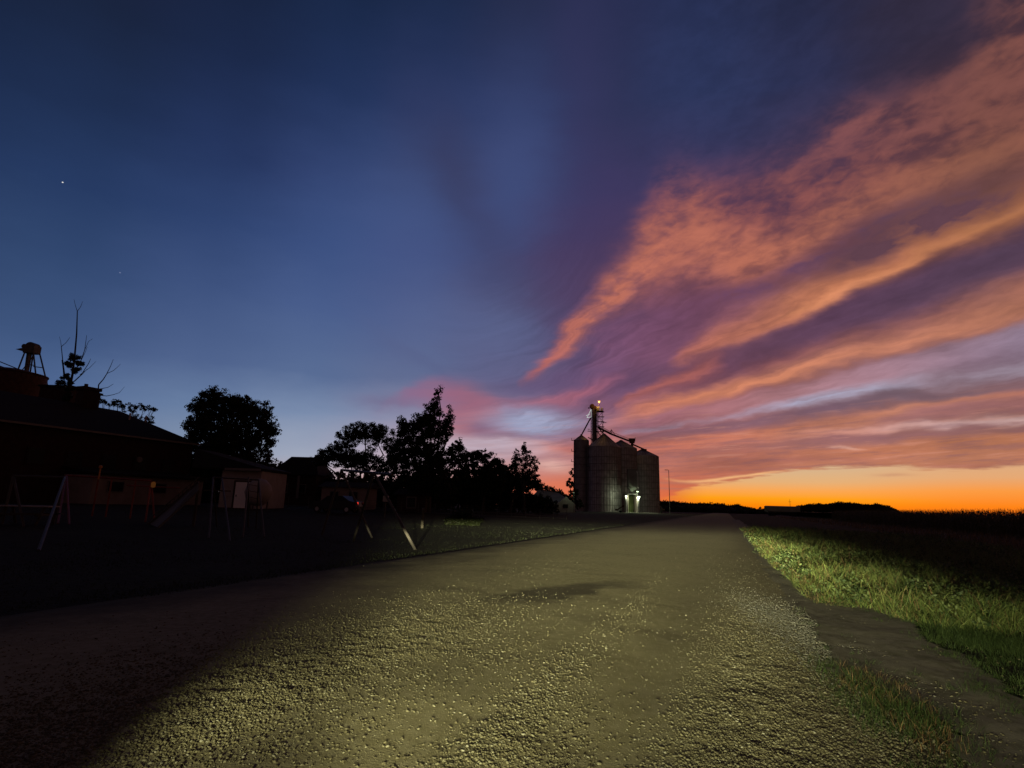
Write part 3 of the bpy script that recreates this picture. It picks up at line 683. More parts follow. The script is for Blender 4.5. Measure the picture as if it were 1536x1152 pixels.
# broad leaved weeds in between
def leafcards(name, x, y, z, r, n_per, size, m, lab):
    C = np.repeat(np.stack([x, y, z], -1), n_per, 0); n = len(C); rr_ = np.repeat(r, n_per)[:, None]
    c = C+rng.normal(size=(n, 3))*rr_*np.array([.5, .5, .55]); c[:, 2] = np.maximum(c[:, 2], .02)
    aa = rng.normal(size=(n, 3)); aa /= np.linalg.norm(aa, axis=1)[:, None]; bb_ = np.cross(aa, rng.normal(size=(n, 3))); bb_ /= np.linalg.norm(bb_, axis=1)[:, None]
    s = size*rng.uniform(.5, 1.4, (n, 1)); Vv_ = np.stack([c-aa*s, c-bb_*s*.45, c+aa*s, c+bb_*s*.45], 1)
    stuff(meshnp(name, Vv_.reshape(-1, 3), (np.arange(n)*4)[:, None]+np.arange(4)[None], m), lab, 'weeds')
sel = rng.choice(len(x), 1100, replace=False); sx2, sy2 = x[sel], y[sel]; sel2 = fnoise(sx2, sy2, 77, 3, .8) > -.15; sx2, sy2 = sx2[sel2], sy2[sel2]
leafcards('broadleaf_weeds', sx2, sy2, rng.uniform(.08, .34, len(sx2)), rng.uniform(.08, .2, len(sx2)), 46, .034, leafmat('broad_leaves', (.075,.095,.034), (.02,.036,.013)), 'broad leaved weeds in clumps among the tall roadside grass')
# stray tufts fraying the edges of the dirt track
e0 = np.array(tp+[tp[0]]); ii = rng.integers(0, len(tp), 230); tt = rng.random(230)[:, None]; cen = e0[ii]*(1-tt)+e0[ii+1]*tt+rng.normal(size=(230, 2))*.22
k = (cen[:, 0]*RN[0]+cen[:, 1]*RN[1] > 1.0); cen = cen[k]; nn = rng.integers(8, 40, len(cen)); tx_ = np.repeat(cen[:, 0], nn); ty_ = np.repeat(cen[:, 1], nn)
tx_ = tx_+rng.normal(size=len(tx_))*.045; ty_ = ty_+rng.normal(size=len(ty_))*.045
stuff(blades('stray_tufts', tx_, ty_, np.zeros(len(tx_))+.01, rng.uniform(.025, .10, len(tx_)), M_GRASS, .003, 1.2, 3), 'stray tufts of grass fraying the edges of the dirt track', 'grass')
# short grass patches around the track
polyA = [G(*p) for p in [(1225,985),(1262,1008),(1330,1036),(1400,1080),(1445,1160),(1600,1300),(1330,1300),(1290,1160),(1240,1090),(1215,1020)]]
polyB = [G(*p) for p in [(1350,925),(1450,950),(1536,962),(1800,960),(1800,1120),(1600,1090),(1500,1042),(1440,988)]]
x = rng.uniform(0, 14, 420000); y = rng.uniform(2, 13, 420000)
xj, yj = x+.45*fnoise(x, y, 41, 4, 1.4)+.12*rng.normal(size=len(x)), y+.45*fnoise(x, y, 42, 4, 1.4)+.12*rng.normal(size=len(x))
A = inpoly(xj, yj, polyA); B = inpoly(xj, yj, polyB)
for sel, lab, hs in ((A, 'short dark green grass between the road and the dirt track', .085), (B, 'short dark green grass beyond the dirt track', .09)):
    xs, ys = x[sel], y[sel]
    k = rng.random(len(xs)) < .25+.75*ss(fnoise(xs, ys, 43, 3, 1.1), -.35, .25); xs, ys = xs[k], ys[k]
    h = hs*rng.uniform(.4, 1.5, len(xs))*(.7+.5*ss(fnoise(xs, ys, 44, 2, .8), -.3, .5))
    print('patch', len(xs))
    stuff(blades('short_grass', xs, ys, np.zeros(len(xs))+.0, h, M_GRASS, .0026, 1.1, 3), lab, 'grass')
# reddish low weeds on the patch nearest the lens
x = rng.uniform(1.5, 6, 12000); y = rng.uniform(3.4, 7.5, 12000)
rp = [G(*p) for p in [(1262,1000),(1330,1025),(1400,1065),(1450,1130),(1390,1140),(1330,1085),(1270,1040)]]
k = inpoly(x+.12*fnoise(x, y, 45, 3, 2), y+.12*fnoise(x, y, 46, 3, 2), rp); x, y = x[k], y[k]
stuff(blades('reddish_weeds', x, y, np.zeros(len(x)), rng.uniform(.04, .13, len(x)), M_WEEDR, .004, .9, 3), 'low reddish weeds along the edge of the dirt track', 'weeds')
# lawn on the left: coarse tufts along the road edge and up the yard
x, y = wedge(60000, 9, 60, -50, 12); u, v = uv(x, y)
k = (v < -9.0+.5*fnoise(x, y, 51, 2, .5)); x, y = x[k], y[k]; d = np.hypot(x, y)
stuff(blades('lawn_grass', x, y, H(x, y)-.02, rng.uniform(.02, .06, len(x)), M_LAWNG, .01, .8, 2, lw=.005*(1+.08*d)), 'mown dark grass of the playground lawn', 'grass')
# stubble in the dark field
x, y = wedge(40000, 16, 200, 14, 60); u, v = uv(x, y); k = v > 14; x, y = x[k], y[k]; d = np.hypot(x, y)
stuff(blades('field_stubble', x, y, np.zeros(len(x))+.03, rng.uniform(.15, .45, len(x)), M_WEEDR, .01, .5, 2, lw=.007*(1+.06*d)), 'low dry crop standing in the dark field', 'crop')
# ------------------------------------------------------------------ trees
def leaves(centres, radii, n_per, size, squash=.85):
    C = np.repeat(np.asarray(centres, float), n_per, 0); Rr = np.repeat(np.asarray(radii, float), n_per)[:, None]
    n = len(C); d = rng.normal(size=(n, 3)); d /= np.linalg.norm(d, axis=1)[:, None]
    c = C+d*Rr*(rng.random((n, 1))**.45)*np.array([1, 1, squash])
    a = rng.normal(size=(n, 3)); a /= np.linalg.norm(a, axis=1)[:, None]; b = np.cross(a, d); b /= np.linalg.norm(b, axis=1)[:, None]+1e-9
    s = size*rng.uniform(.6, 1.4, (n, 1)); a = a*s; b = b*s*.6
    V = np.stack([c-a, c-b*.9, c+a, c+b*.9], 1)
    return V.reshape(-1, 3), (np.arange(n)*4)[:, None]+np.arange(4)[None]
def limb(mb, p, q, r, r2, bend=.12, k=4, n=6):
    p = np.array(p, float); q = np.array(q, float); L = np.linalg.norm(q-p); pts = [p+(q-p)*t+(rng.normal(size=3)*bend*L*.25*sin(pi*t)) for t in np.linspace(0, 1, k+1)]
    rs = [r+(r2-r)*t for t in np.linspace(0, 1, k+1)]
    mb.path([tuple(a) for a in pts], rs, n); return pts
def tree(name, label, base_px, dep, blobs, leaf=.16, density=1.0, clump=.6, trunk_r=.28, m=None, group=None, fill=.75, twig=True, lean=(0,0)):
    """blobs: (px, py, rx, ry) as surveyed; each becomes a clumpy lobe of real depth"""
    bp = P(base_px, 700, dep); base = Vector((bp[0], dep, Hs(bp[0], dep)-.05))
    t = thing(name, label, 'tree', base, 0, group)
    sc = dep/FPX; mb = MB(); lob = []
    for (bx, by, rx, ry) in blobs:
        c = P(bx, by, dep+rng.uniform(-.35, .35)*rx*sc); lob.append((c-np.array(base), rx*sc, ry*sc))
    top = max(l[0][2] for l in lob); main = max(lob, key=lambda l: l[1]*l[2])
    fork = np.array([main[0][0]*.35, 0, max(1.2, main[0][2]*.45)])
    limb(mb, (0,0,0), fork, trunk_r, trunk_r*.75, .1, 4, 9)
    cs = []; rs = []
    for c, rx, rz in lob:
        limb(mb, fork, c, trunk_r*.5, trunk_r*.12, .3, 5, 6)
        vol = rx*rx*rz; nc = int(max(6, 5.5*vol/(clump**3)*.16*density+4*(rx*rz)/(clump**2)*density))
        nc = min(nc, 420)
        d = rng.normal(size=(nc, 3)); d /= np.linalg.norm(d, axis=1)[:, None]
        rad = rng.random((nc, 1))**(1/2.2 if fill > .7 else .3)
        pts = c+d*rad*np.array([rx, rx*.85, rz])*rng.uniform(.8, 1.12, (nc, 1))
        cs.append(pts); rs.append(clump*rng.uniform(.45, 1.1, nc))
        if twig:
            for p in pts[::max(1, nc//9)]: limb(mb, c*.75+fork*.25 if rng.random() < .4 else c, p, trunk_r*.12, .015, .25, 3, 4)
    cs = np.concatenate(cs); rs = np.concatenate(rs)
    V, Fq = leaves(cs, rs, int(24*(clump/leaf/3.2)**2*fill)+10, leaf)
    mb.obj('trunk', BARK, t)
    meshnp('crown', V, Fq, m or LEAF, t)
    return t
tree('maple_tree', 'broad round leafy tree silhouetted behind the end of the long dark building', 345, 66,
     [(345,640,48,42),(300,640,24,26),(315,605,26,20),(295,612,16,14),(350,606,28,18),(385,615,22,20),(398,636,18,24),(380,660,28,24),(330,672,42,22),(290,660,16,14),(268+20,636,12,7),(318,592,12,12),(408,665,12,9),(405,648,14,8),(362,690,40,18),(298,690,24,26),(318,705,26,24)], .12, 1.15, .62, .4, group=None)
tree('round_tree', 'low domed tree with sky showing through its middle, left of the tallest tree', 548, 78,
     [(548,648,34,14),(520,660,24,18),(572,652,22,16),(500,680,24,16),(548,690,30,18),(480,690,14,12),(590,672,18,22),(582,700,22,16),(525,690,26,16)], .11, .9, .6, .35)
tree('tall_pointed_tree', 'tallest tree of the row with a leaning pointed top', 645, 68,
     [(658,590,4,12),(652,604,8,14),(645,625,20,20),(632,640,26,20),(604,636,10,16),(610,650,16,16),(622,672,32,20),(655,650,24,20),(676,622,6,14),(668,640,12,16),(650,690,38,26),(600,690,20,24),(683,684,18,18),(688,668,10,9),(640,720,46,26)], .115, 1.0, .5, .38)
tree('bushy_tree', 'lower bushy tree just right of the tallest tree', 726, 84,
     [(706,684,12,11),(722,686,18,12),(700,700,20,16),(735,704,22,16),(728,722,34,20),(748,694,10,8),(690,725,26,20)], .15, 1.0, .5, .28)
tree('reddish_sapling_tree', 'small open pointed tree with reddish leaves right of the hedge row', 788, 84,
     [(786,668,4,9),(790,678,9,11),(775,682,6,10),(782,694,14,12),(797,692,9,10),(806,698,5,10),(790,709,16,10),(772,700,8,12),(800,712,10,8)], .11, .62, .38, .18, LEAFR, fill=.6)
tree('hedge_tree', 'dense dark low tree below the reddish sapling', 765, 90,
     [(760,712,24,18),(780,724,30,16),(745,724,26,18),(806,728,12,9)], .16, 1.1, .6, .25)
tree('hedge_tree', 'wide low dark tree behind the shed, nearest the grain elevator', 826, 165,
     [(812,732,12,9),(828,738,14,8),(842,745,12,6),(856,750,10,5),(802,722,8,6)], .3, 1.2, 1.0, .3)
tree('slim_tree', 'thin ragged tree clinging to the left side of the slimmest bin', 860, 200,
     [(858,708,3,8),(855,724,6,8),(860,738,8,12),(850,748,9,7),(862,756,12,9),(846,751,6,4)], .3, .8, .8, .2, fill=.6)
tree('small_tree', 'small reddish tree between the round tree and the dark far house', 484, 95,
     [(484,680,9,7),(478,690,10,8),(492,690,9,8)], .18, .9, .5, .2, LEAFR)
tree('background_tree', 'dark tree standing directly behind the flat roofed far house', 400, 100,
     [(402,682,8,10),(395,696,14,10),(415,700,12,9)], .18, .9, .6, .25, LEAFR)
tree('roadside_bush', 'dark round bush on the lawn in front of the tree row', 695, 44,
     [(695,778,20,13),(682,784,14,9),(710,784,14,9),(697,768,10,6)], .07, 1.3, .3, .08, M_LAWNG)
tree('leafy_tree', 'sprig of leaves poking above the roof ridge, right one of two', 205, 80,
     [(204,610,12,5),(216,612,10,4),(228,614,5,3),(196,616,10,5),(210,640,20,20)], .13, .55, .45, .2, fill=.6)
tree('leafy_tree', 'sprig of leaves poking above the roof ridge, next to the chimney', 170, 80,
     [(153,603,7,4),(165,606,9,4),(176,604,5,6),(184,609,5,4),(170,640,20,18)], .13, .5, .45, .2, fill=.6)
# the unbroken hedge under the row of trees
k_ = 0
for bx, top, dp_ in [(478,712,88),(503,705,88),(530,708,86),(556,704,86),(582,706,86),(606,704,82),(634,700,82),(662,702,82),(690,704,88),(716,710,90),(742,716,92),(768,722,94),(794,732,96),(815,742,100)]:
    tree('hedge_bush', 'dark bush in the unbroken hedge under the row of trees', bx, dp_, [(bx,(top+762)/2+4,19,(766-top)/2),(bx-12,(top+770)/2+6,13,(764-top)/2.6),(bx+12,(top+768)/2+6,13,(764-top)/2.4)], .24, 1.25, .7, .12, group='bushes of the hedge under the trees', twig=False)
for bx, top, dp_ in [(288,690,80),(306,692,78),(324,696,78),(400,700,90),(420,706,92),(444,716,92),(462,716,92)]:
    tree('hedge_bush', 'dark bush in the line of bushes behind the pale annex', bx, dp_, [(bx,(top+758)/2,17,(762-top)/2),(bx-9,(top+766)/2+6,12,(758-top)/2.6),(bx+9,(top+764)/2+6,12,(758-top)/2.4)], .24, 1.25, .7, .12, group='bushes behind the pale annex', twig=False)
# tree with bare top and ivy on its stem
def bare(name, label, dep, base, stems, ivy=()):
    bp = P(base[0], base[1], dep); b = Vector((bp[0], dep, Hs(bp[0], dep)))
    t = thing(name, label, 'tree', b); mb = MB()
    for pts, r0, r1 in stems:
        q = [tuple(np.array(P(x, y, dep+rng.uniform(-.4, .4)))-np.array(b)) for x, y in pts]
        rs = [r0+(r1-r0)*i/(len(q)-1) for i in range(len(q))]
        mb.path(q, rs, 6)
    mb.tube((0,0,-.1), tuple(np.array(P(*stems[0][0][0], dep))-np.array(b)), .26, stems[0][1], n=8)
    mb.obj('trunk', BARK, t)
    if ivy:
        cs = []; rs = []
        for (x, y, rx, ry) in ivy:
            for _ in range(7):
                c = P(x+rng.uniform(-.7,.7)*rx, y+rng.uniform(-.7,.7)*ry, dep)-np.array(b); cs.append(c); rs.append(rx*dep/FPX*.5)
        V, Fq = leaves(cs, rs, 70, .12); meshnp('ivy', V, Fq, LEAF, t)
bare('bare_topped_tree', 'thin tree with bare forked top and ivy clumps on its stem, left of the chimney', 68, (92,640),
     [([(98,612),(104,585),(109,560),(112,535),(115,500),(116,467)], .17, .05),
      ([(116,467),(113,458),(111,449)], .035, .015), ([(116,467),(121,460),(124,452)], .035, .015),
      ([(110,558),(120,545),(127,525),(130,503)], .07, .02), ([(127,525),(133,512),(139,508)], .03,.012), ([(122,540),(128,528),(131,520)], .03,.015),
      ([(108,575),(122,562),(133,545),(136,538)], .06, .02), ([(120,562),(134,552),(144,542)], .04, .015), ([(112,572),(125,560),(131,553)], .04, .015),
      ([(97,562),(94,540),(92,520),(99,514),(105,506)], .06, .018), ([(98,600),(97,580),(95,555),(93,540)], .06,.05), ([(92,520),(91,512),(89,505)], .03,.012)],
     [(112,536,9,5),(119,545,7,4),(102,547,7,5),(114,556,9,4),(97,564,6,4),(103,572,8,7),(92,576,9,6),(104,588,8,8),(99,600,9,8)])
bare('bare_twig_tree', 'bare branching tree top reaching out from behind the chimney', 70, (150,640),
     [([(146,600),(148,577),(155,569),(160,561),(166,549),(170,539)], .08, .02), ([(161,560),(170,556),(177,550),(181,546)], .04, .012),
      ([(146,600),(145,584),(152,583),(162,581),(170,576)], .07, .018), ([(146,600),(150,593),(160,594),(170,592),(179,589),(187,580)], .06, .014)])

# ------------------------------------------------------------------ long dark building on the left
EZ = 7.1
def atz(x, y, z):            # point at height z seen at pixel
    d = ray(x, y); t = (z-EYE)/d[2]; return np.array([d[0]*t, d[1]*t, z])
A = atz(0, 633, EZ); B = atz(290, 668, EZ)
dirv = (B-A)[:2]; Lw = np.linalg.norm(dirv); dirv /= Lw
nrm = np.array([-dirv[1], dirv[0]])                      # away from the playground
A2 = A[:2]-dirv*9.0; LL = Lw+9.0
print('building', A, B, Lw, dirv)
hb = thing('brick_building', 'long dark brick building with a chimney and a pale gutter line, at the far left', 'building', (A2[0], A2[1], Hs(*A2)-.0), atan2(dirv[1], dirv[0]))
g0 = Hs(*A2); DW = 13.0; eh = EZ-g0
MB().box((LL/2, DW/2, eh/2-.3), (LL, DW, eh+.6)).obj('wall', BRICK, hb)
rz = 10.4-g0
rb = MB(); o_ = .45
rb.add([(-o_,-o_,eh),(LL+o_,-o_,eh),(LL+o_,DW+o_,eh),(-o_,DW+o_,eh),(-o_,DW/2,rz+.3),(LL-4.2,DW/2,rz+.05),(-o_,-o_,eh+.18),(LL+o_,-o_,eh+.18),(LL+o_,DW+o_,eh+.18),(-o_,DW+o_,eh+.18)],
       [(0,3,2,1),(0,1,7,6),(1,2,8,7),(2,3,9,8),(6,7,5,4),(7,8,5),(8,9,4,5),(0,6,4,9,3)])
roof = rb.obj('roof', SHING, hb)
# chimney on the ridge
cpos = None
best = 1e9
for k in np.linspace(0, LL, 200):
    w = np.array([A2[0]+dirv[0]*k+nrm[0]*DW/2, A2[1]+dirv[1]*k+nrm[1]*DW/2, 10.5]); dd = w-np.array([0,0,EYE]); pxx = 768+FPX*(dd@RV)/(dd@F)
    if abs(pxx-126) < best: best = abs(pxx-126); cpos = k
cy = DW/2-.2
ch = MB().box((cpos, cy, rz+.3), (1.5, 1.2, 2.6)).box((cpos, cy, rz+1.72), (1.8, 1.45, .3)).obj('chimney', BRICK, roof)
MB().tube((cpos-.3, cy, rz+1.8), (cpos-.3, cy, rz+2.2), .17, n=10).obj('chimney_pot', RUST, roof)
for dxv in (3.2, 5.0): MB().tube((cpos+dxv, cy-2.2, rz-1.1), (cpos+dxv, cy-2.2, rz-.35), .09, n=8).obj('vent_pipe', GALV, roof)
MB().box((LL/2, -o_-.07, eh+.08), (LL+2*o_, .13, .17)).obj('gutter', TRIM, hb)
for k in range(5):
    xk = 12+k*3.1
    if xk > LL-1: break
    w = MB().box((xk, -.03, 3.9), (1.5, .1, 1.5)).obj('window', BRICK, hb)
    MB().box((xk, -.1, 3.9), (1.3, .05, 1.3)).obj('pane', GLASS, w)
# low pale front wing under the brick wall
w0, w1_ = 14.5, LL-1.5
MB().box(((w0+w1_)/2, -2.0, 1.25), (w1_-w0, 3.9, 2.5)).obj('front_wing', CREAM, hb)
MB().add([(w0-.3,-4.4,2.5),(w1_+.3,-4.4,2.5),(w1_+.3,-.05,3.05),(w0-.3,-.05,3.05),(w0-.3,-4.4,2.68),(w1_+.3,-4.4,2.68),(w1_+.3,-.05,3.23),(w0-.3,-.05,3.23)],
         [(0,3,2,1),(4,5,6,7),(0,1,5,4),(1,2,6,5),(2,3,7,6),(3,0,4,7)]).obj('porch_roof', SHING, hb)
for k in range(3):
    xk = w0+2+k*4.2
    if xk < w1_-1:
        w = MB().box((xk, -3.98, 1.55), (1.5, .1, 1.0)).obj('window', TRIM, hb); MB().box((xk, -4.05, 1.55), (1.3, .05, .8)).obj('pane', GLASS, w)
vw = MB().tube((w0+6.5, -.35, 4.3), (w0+6.5, -.1, 4.3), .28, n=14).obj('vent_hood', TRIM, hb)

# ------------------------------------------------------------------ white entry annex with the bright door
dep = 52
a0 = P(300, 700, dep)[0]; a1 = P(397, 700, dep)[0]; gz0 = Hs((a0+a1)/2, dep)
top = P(365, 705, dep)[2]-gz0
an = thing('entry_annex', 'small pale annex with a tall light door, at the end of the long building', 'building', ((a0+a1)/2, dep, gz0), radians(0))
wA = a1-a0
MB().box((.93, 3, top/2-.3), (3.5, 6, top+.5)).obj('wall', WHITE, an)
ridge = top+1.9
MB().add([(-wA/2-.4,-.6,top),(wA/2,-.6,top),(wA/2,6.6,top),(-wA/2-.4,6.6,top),(-wA/2-.4,-.6,top+.16),(wA/2,-.6,top+.16),(wA/2,6.6,top+.16),(-wA/2-.4,6.6,top+.16),(-wA/2-1.4,1.5,ridge),(-wA/2-1.0,4.5,ridge)],
         [(0,3,2,1),(0,1,5,4),(1,2,6,5),(2,3,7,6),(4,5,8),(5,6,9,8),(6,7,9),(3,0,4,8,9,7)]).obj('roof', SHING, an)
MB().box((wA*.22, -.66, top+.02), (wA*.55, .1, .2)).obj('fascia', TRIM, an)
dx0 = P(353, 740, dep)[0]-(a0+a1)/2; dx1 = P(375, 740, dep)[0]-(a0+a1)/2
dr = MB().box(((dx0+dx1)/2, -.06, 1.12), (dx1-dx0, .1, 2.24)).obj('door', mat('bright_white_paint', (.85,.78,.76), .5, 0, .05, 1), an)
MB().box(((dx0+dx1)/2-.5, -.14, 1.05), (.06, .06, .16)).obj('handle', GALVD, dr)
MB().box((dx0-.1, -.05, 1.15), (.14, .12, 2.4)).box((dx1+.1, -.05, 1.15), (.14, .12, 2.4)).box(((dx0+dx1)/2, -.05, 2.33), (dx1-dx0+.3, .13, .14)).obj('door_frame', WOOD, an)
# round white tank beside it
tp_ = P(388, 738, 50); tr_ = 1.15; tz = Hs(tp_[0], 50)
tk = thing('propane_tank', 'round pale tank on legs beside the light door', 'tank', (tp_[0], 50, tz))
MB().lathe([(0.05,-1.15),(.5,-1.05),(.95,-.6),(1.12,0),(.95,.6),(.5,1.05),(.05,1.15)], (0,0,1.45), 24).obj('shell', WHITE, tk, True)
for sx_ in (-.6, .6):
    for sy_ in (-.6, .6): MB().box((sx_, sy_, .35), (.1, .1, .8)).obj('leg', GALVD, tk)

# ------------------------------------------------------------------ bin and elevator head behind the building (upper left)
dep = 95
x0 = P(-30, 580, dep)[0]; x1 = P(57, 580, dep)[0]; zt = P(30, 560, dep)[2]; cx = (x0+x1)/2; R_ = (x1-x0)/2
b = thing('grain_bin', 'reddish steel grain bin rising behind the long building at the left edge', 'grain bin', (cx, dep, .7))
prof = []; hh_ = zt-.7-.3
for k in range(int(hh_/.6)): prof += [(R_, k*.6), (R_+.05, k*.6+.3)]
prof.append((R_, hh_))
MB().lathe(prof, n=48).obj('wall', RUST, b, True)
MB().lathe([(R_+.15, hh_), (R_+.15, hh_+.18), (R_*.4, hh_+.9), (.3, hh_+1.0)], n=48).obj('roof', RUST, b)
h2 = thing('brick_building', 'dark flat topped block between the reddish bin and the ivy covered tree', 'building', (P(82,590,80)[0], 80, .6))
zt2 = P(82, 580, 80)[2]-.6; w2_ = P(104,590,80)[0]-P(57,590,80)[0]
MB().box((0, 3, zt2/2), (w2_, 6, zt2)).obj('wall', BRICK, h2); MB().box((0, 3, zt2+.1), (w2_+.4, 6.4, .25)).obj('roof', SHING, h2)
dep = 100
def Q(x, y): return np.array(P(x, y, dep))
bb = Q(42, 590); bx = Vector((bb[0], dep, .7))
el = thing('elevator_head', 'steel elevator head on splayed legs above the reddish bin, far left', 'grain elevator', bx)
L_ = lambda x, y, o=0: tuple(Q(x, y)-np.array(bx)+np.array([0, o, 0]))
hw = MB(); c0 = Q(46, 524)-np.array(bx)
hw.box((c0[0]+.3, 0, c0[2]-.1), (1.9, 1.6, 1.4)); hw.tube((c0[0]+.3, -.7, c0[2]+.25), (c0[0]+.3, .7, c0[2]+.25), .95, n=18); hw.tube((c0[0]-1.1, -.3, c0[2]+.5), (c0[0]-1.1, .7, c0[2]+.5), .42, n=12)
hw.obj('head_box', GALVD, el)
MB().add([L_(26,524.5,-.4), L_(45,521,-.4), L_(45,530,-.4), L_(26,524.5,.4), L_(45,521,.4), L_(45,530,.4)], [(0,1,2),(5,4,3),(0,3,4,1),(1,4,5,2),(2,5,3,0)]).obj('spout', GALVD, el)
for o in (-1.2, 1.2):
    MB().tube(L_(42,530,o*.6), L_(32,566,o), .12).obj('leg', GALVD, el); MB().tube(L_(55,530,o*.6), L_(63,575,o), .12).obj('leg', GALVD, el)
MB().beam(L_(43,530), L_(38,566), .45, .4).obj('leg_casing', GALVD, el); MB().tube(L_(50,530), L_(44,566), .12).obj('leg', GALVD, el)
for br in ((L_(44,548,-.9), L_(59,550,-.9)), (L_(44,548,.9), L_(59,550,.9)), (L_(38,560,-1), L_(57,535,-.9))): MB().tube(br[0], br[1], .08).obj('brace', GALVD, el)
MB().tube(L_(63,573), (L_(63,573)[0], 0, 0), .15).tube(L_(34,563), (L_(34,563)[0], 0, 0), .2).obj('support_post', GALVD, el)
p0 = P(-25, 541, 93); p1 = P(34, 561, 96)
cw = thing('catwalk', 'sloping catwalk coming down to the reddish bin from the left edge', 'catwalk', (p0[0], 93, p0[2]))
r_ = lambda p: tuple(np.array(p)-p0)
MB().beam((0,0,0), r_(p1), .9, .12).obj('deck', GALVD, cw)
MB().tube((0,-.4,.9), tuple(np.array(r_(p1))+np.array([0,-.4,.5])), .04).tube((0,.4,.9), tuple(np.array(r_(p1))+np.array([0,.4,.5])), .04).obj('railing', RUST, cw)

# ------------------------------------------------------------------ far houses behind the playground
def simple_house(name, label, x0, x1, ye, yr, dep, wall, cat='house', wins=2, flat=False, depth=8):
    xa = P(x0, 720, dep)[0]; xb = P(x1, 720, dep)[0]; g = Hs((xa+xb)/2, dep); w = xb-xa
    ze = P((x0+x1)/2, ye, dep)[2]-g; zr = P((x0+x1)/2, yr, dep)[2]-g
    t = thing(name, label, cat, ((xa+xb)/2, dep, g))
    MB().box((0, depth/2, ze/2-.2), (w, depth, ze+.4)).obj('wall', wall, t)
    r = MB()
    if flat: r.add([(-w/2-.4,-.5,ze),(w/2+.4,-.5,ze),(w/2+.4,depth+.5,ze),(-w/2-.4,depth+.5,ze),(-w/2+1.4,depth*.35,zr),(w/2-1.4,depth*.35,zr),(w/2-1.4,depth*.65,zr),(-w/2+1.4,depth*.65,zr)],[(0,3,2,1),(4,5,6,7),(0,1,5,4),(1,2,6,5),(2,3,7,6),(3,0,4,7)])
    else: r.add([(-w/2-.4,-.5,ze),(w/2+.4,-.5,ze),(w/2+.4,depth+.5,ze),(-w/2-.4,depth+.5,ze),(-w/2-.4,depth/2,zr),(w/2+.4,depth/2,zr)],[(0,3,2,1),(0,1,5,4),(2,3,4,5),(1,2,5),(3,0,4)])
    r.obj('roof', SHING, t)
    for k in range(wins):
        xk = -w/2+w*(k+.7)/(wins+.4)
        q = MB().box((xk, -.04, ze*.55), (1.1, .1, 1.3)).obj('window', TRIM, t); MB().box((xk, -.11, ze*.55), (.9, .05, 1.1)).obj('pane', GLASS, q)
    return t
h_ = simple_house('far_house', 'dark hip roofed house between the broad tree and the domed tree', 408, 474, 712, 683, 84, BRICK, flat=True)
g_ = MB().box((.8, -.3, 2.6), (.35, .2, 3.2)).obj('porch_post', TRIM, h_)
simple_house('shed', 'low pale shed half hidden beneath the domed tree', 484, 552, 731, 722, 66, CREAM, 'shed', 2, depth=5)
simple_house('shed', 'small dark shed by the swing set, in front of the tree row', 598, 640, 742, 733, 66, BRICK, 'shed', 1, depth=5)
# long machine shed lit from the elevator side by an assumed lamp
dep = 150
xa = P(792, 750, dep)[0]; xb = P(860, 750, dep)[0]
ms = thing('machine_shed', 'long low tin roofed shed left of the grain elevator', 'shed', (xa, dep, Hs(xa, dep)), radians(0))
w = xb-xa; e_ = P(850, 757, dep)[2]; rr_ = P(815, 737, dep)[2]
MB().box((w/2, 6, e_/2), (w, 12, e_)).obj('wall', CREAM, ms)
MB().add([(-.5,-.6,e_),(w+.5,-.6,e_),(w+.5,12.6,e_),(-.5,12.6,e_),(-.5+w*.3,6,rr_+.4),(w*.72,6,rr_-.3)], [(0,3,2,1),(0,1,5,4),(1,2,5),(2,3,4,5),(3,0,4)]).obj('roof', TIN, ms)
gz_ = P(856, 748, dep)[2]
MB().add([(w*.62,-3.0,e_),(w+.2,-3.0,e_),(w*.81,-3.0,gz_+.3),(w*.62,5,e_),(w+.2,5,e_),(w*.81,5,gz_+.3),(w*.62,-3,0),(w+.2,-3,0)], [(0,1,2),(0,2,5,3),(1,4,5,2),(6,7,1,0)]).obj('gable', CREAM, ms)
wn = MB().box((w*.8, -3.06, e_*.75), (1.2, .1, .9)).obj('window', GLASS, ms)

L = bpy.data.lights.new('assumed_shed_lamp_light', 'POINT'); L.energy = 90; L.color = (.70,1.0,.6); L.shadow_soft_size = .2
sl_ = thing('assumed_shed_lamp', 'small assumed lamp at the right end of the machine shed', 'lamp', tuple(P(861, 739, 146)))  # lamp, pole and light added; source unseen, assumed from green light on the shed
MB().lathe([(.08,.12),(.3,-.08),(.34,-.14)], n=12).obj('lamp_shade', GALVD, sl_); MB().tube((0,0,.1), (0,.2,-P(861,739,146)[2]), .07).obj('pole', GALVD, sl_)
l = bpy.data.objects.new('assumed_shed_lamp_light', L); COL.objects.link(l); l.parent = sl_; l.location = (-.5,-1.0,.6)
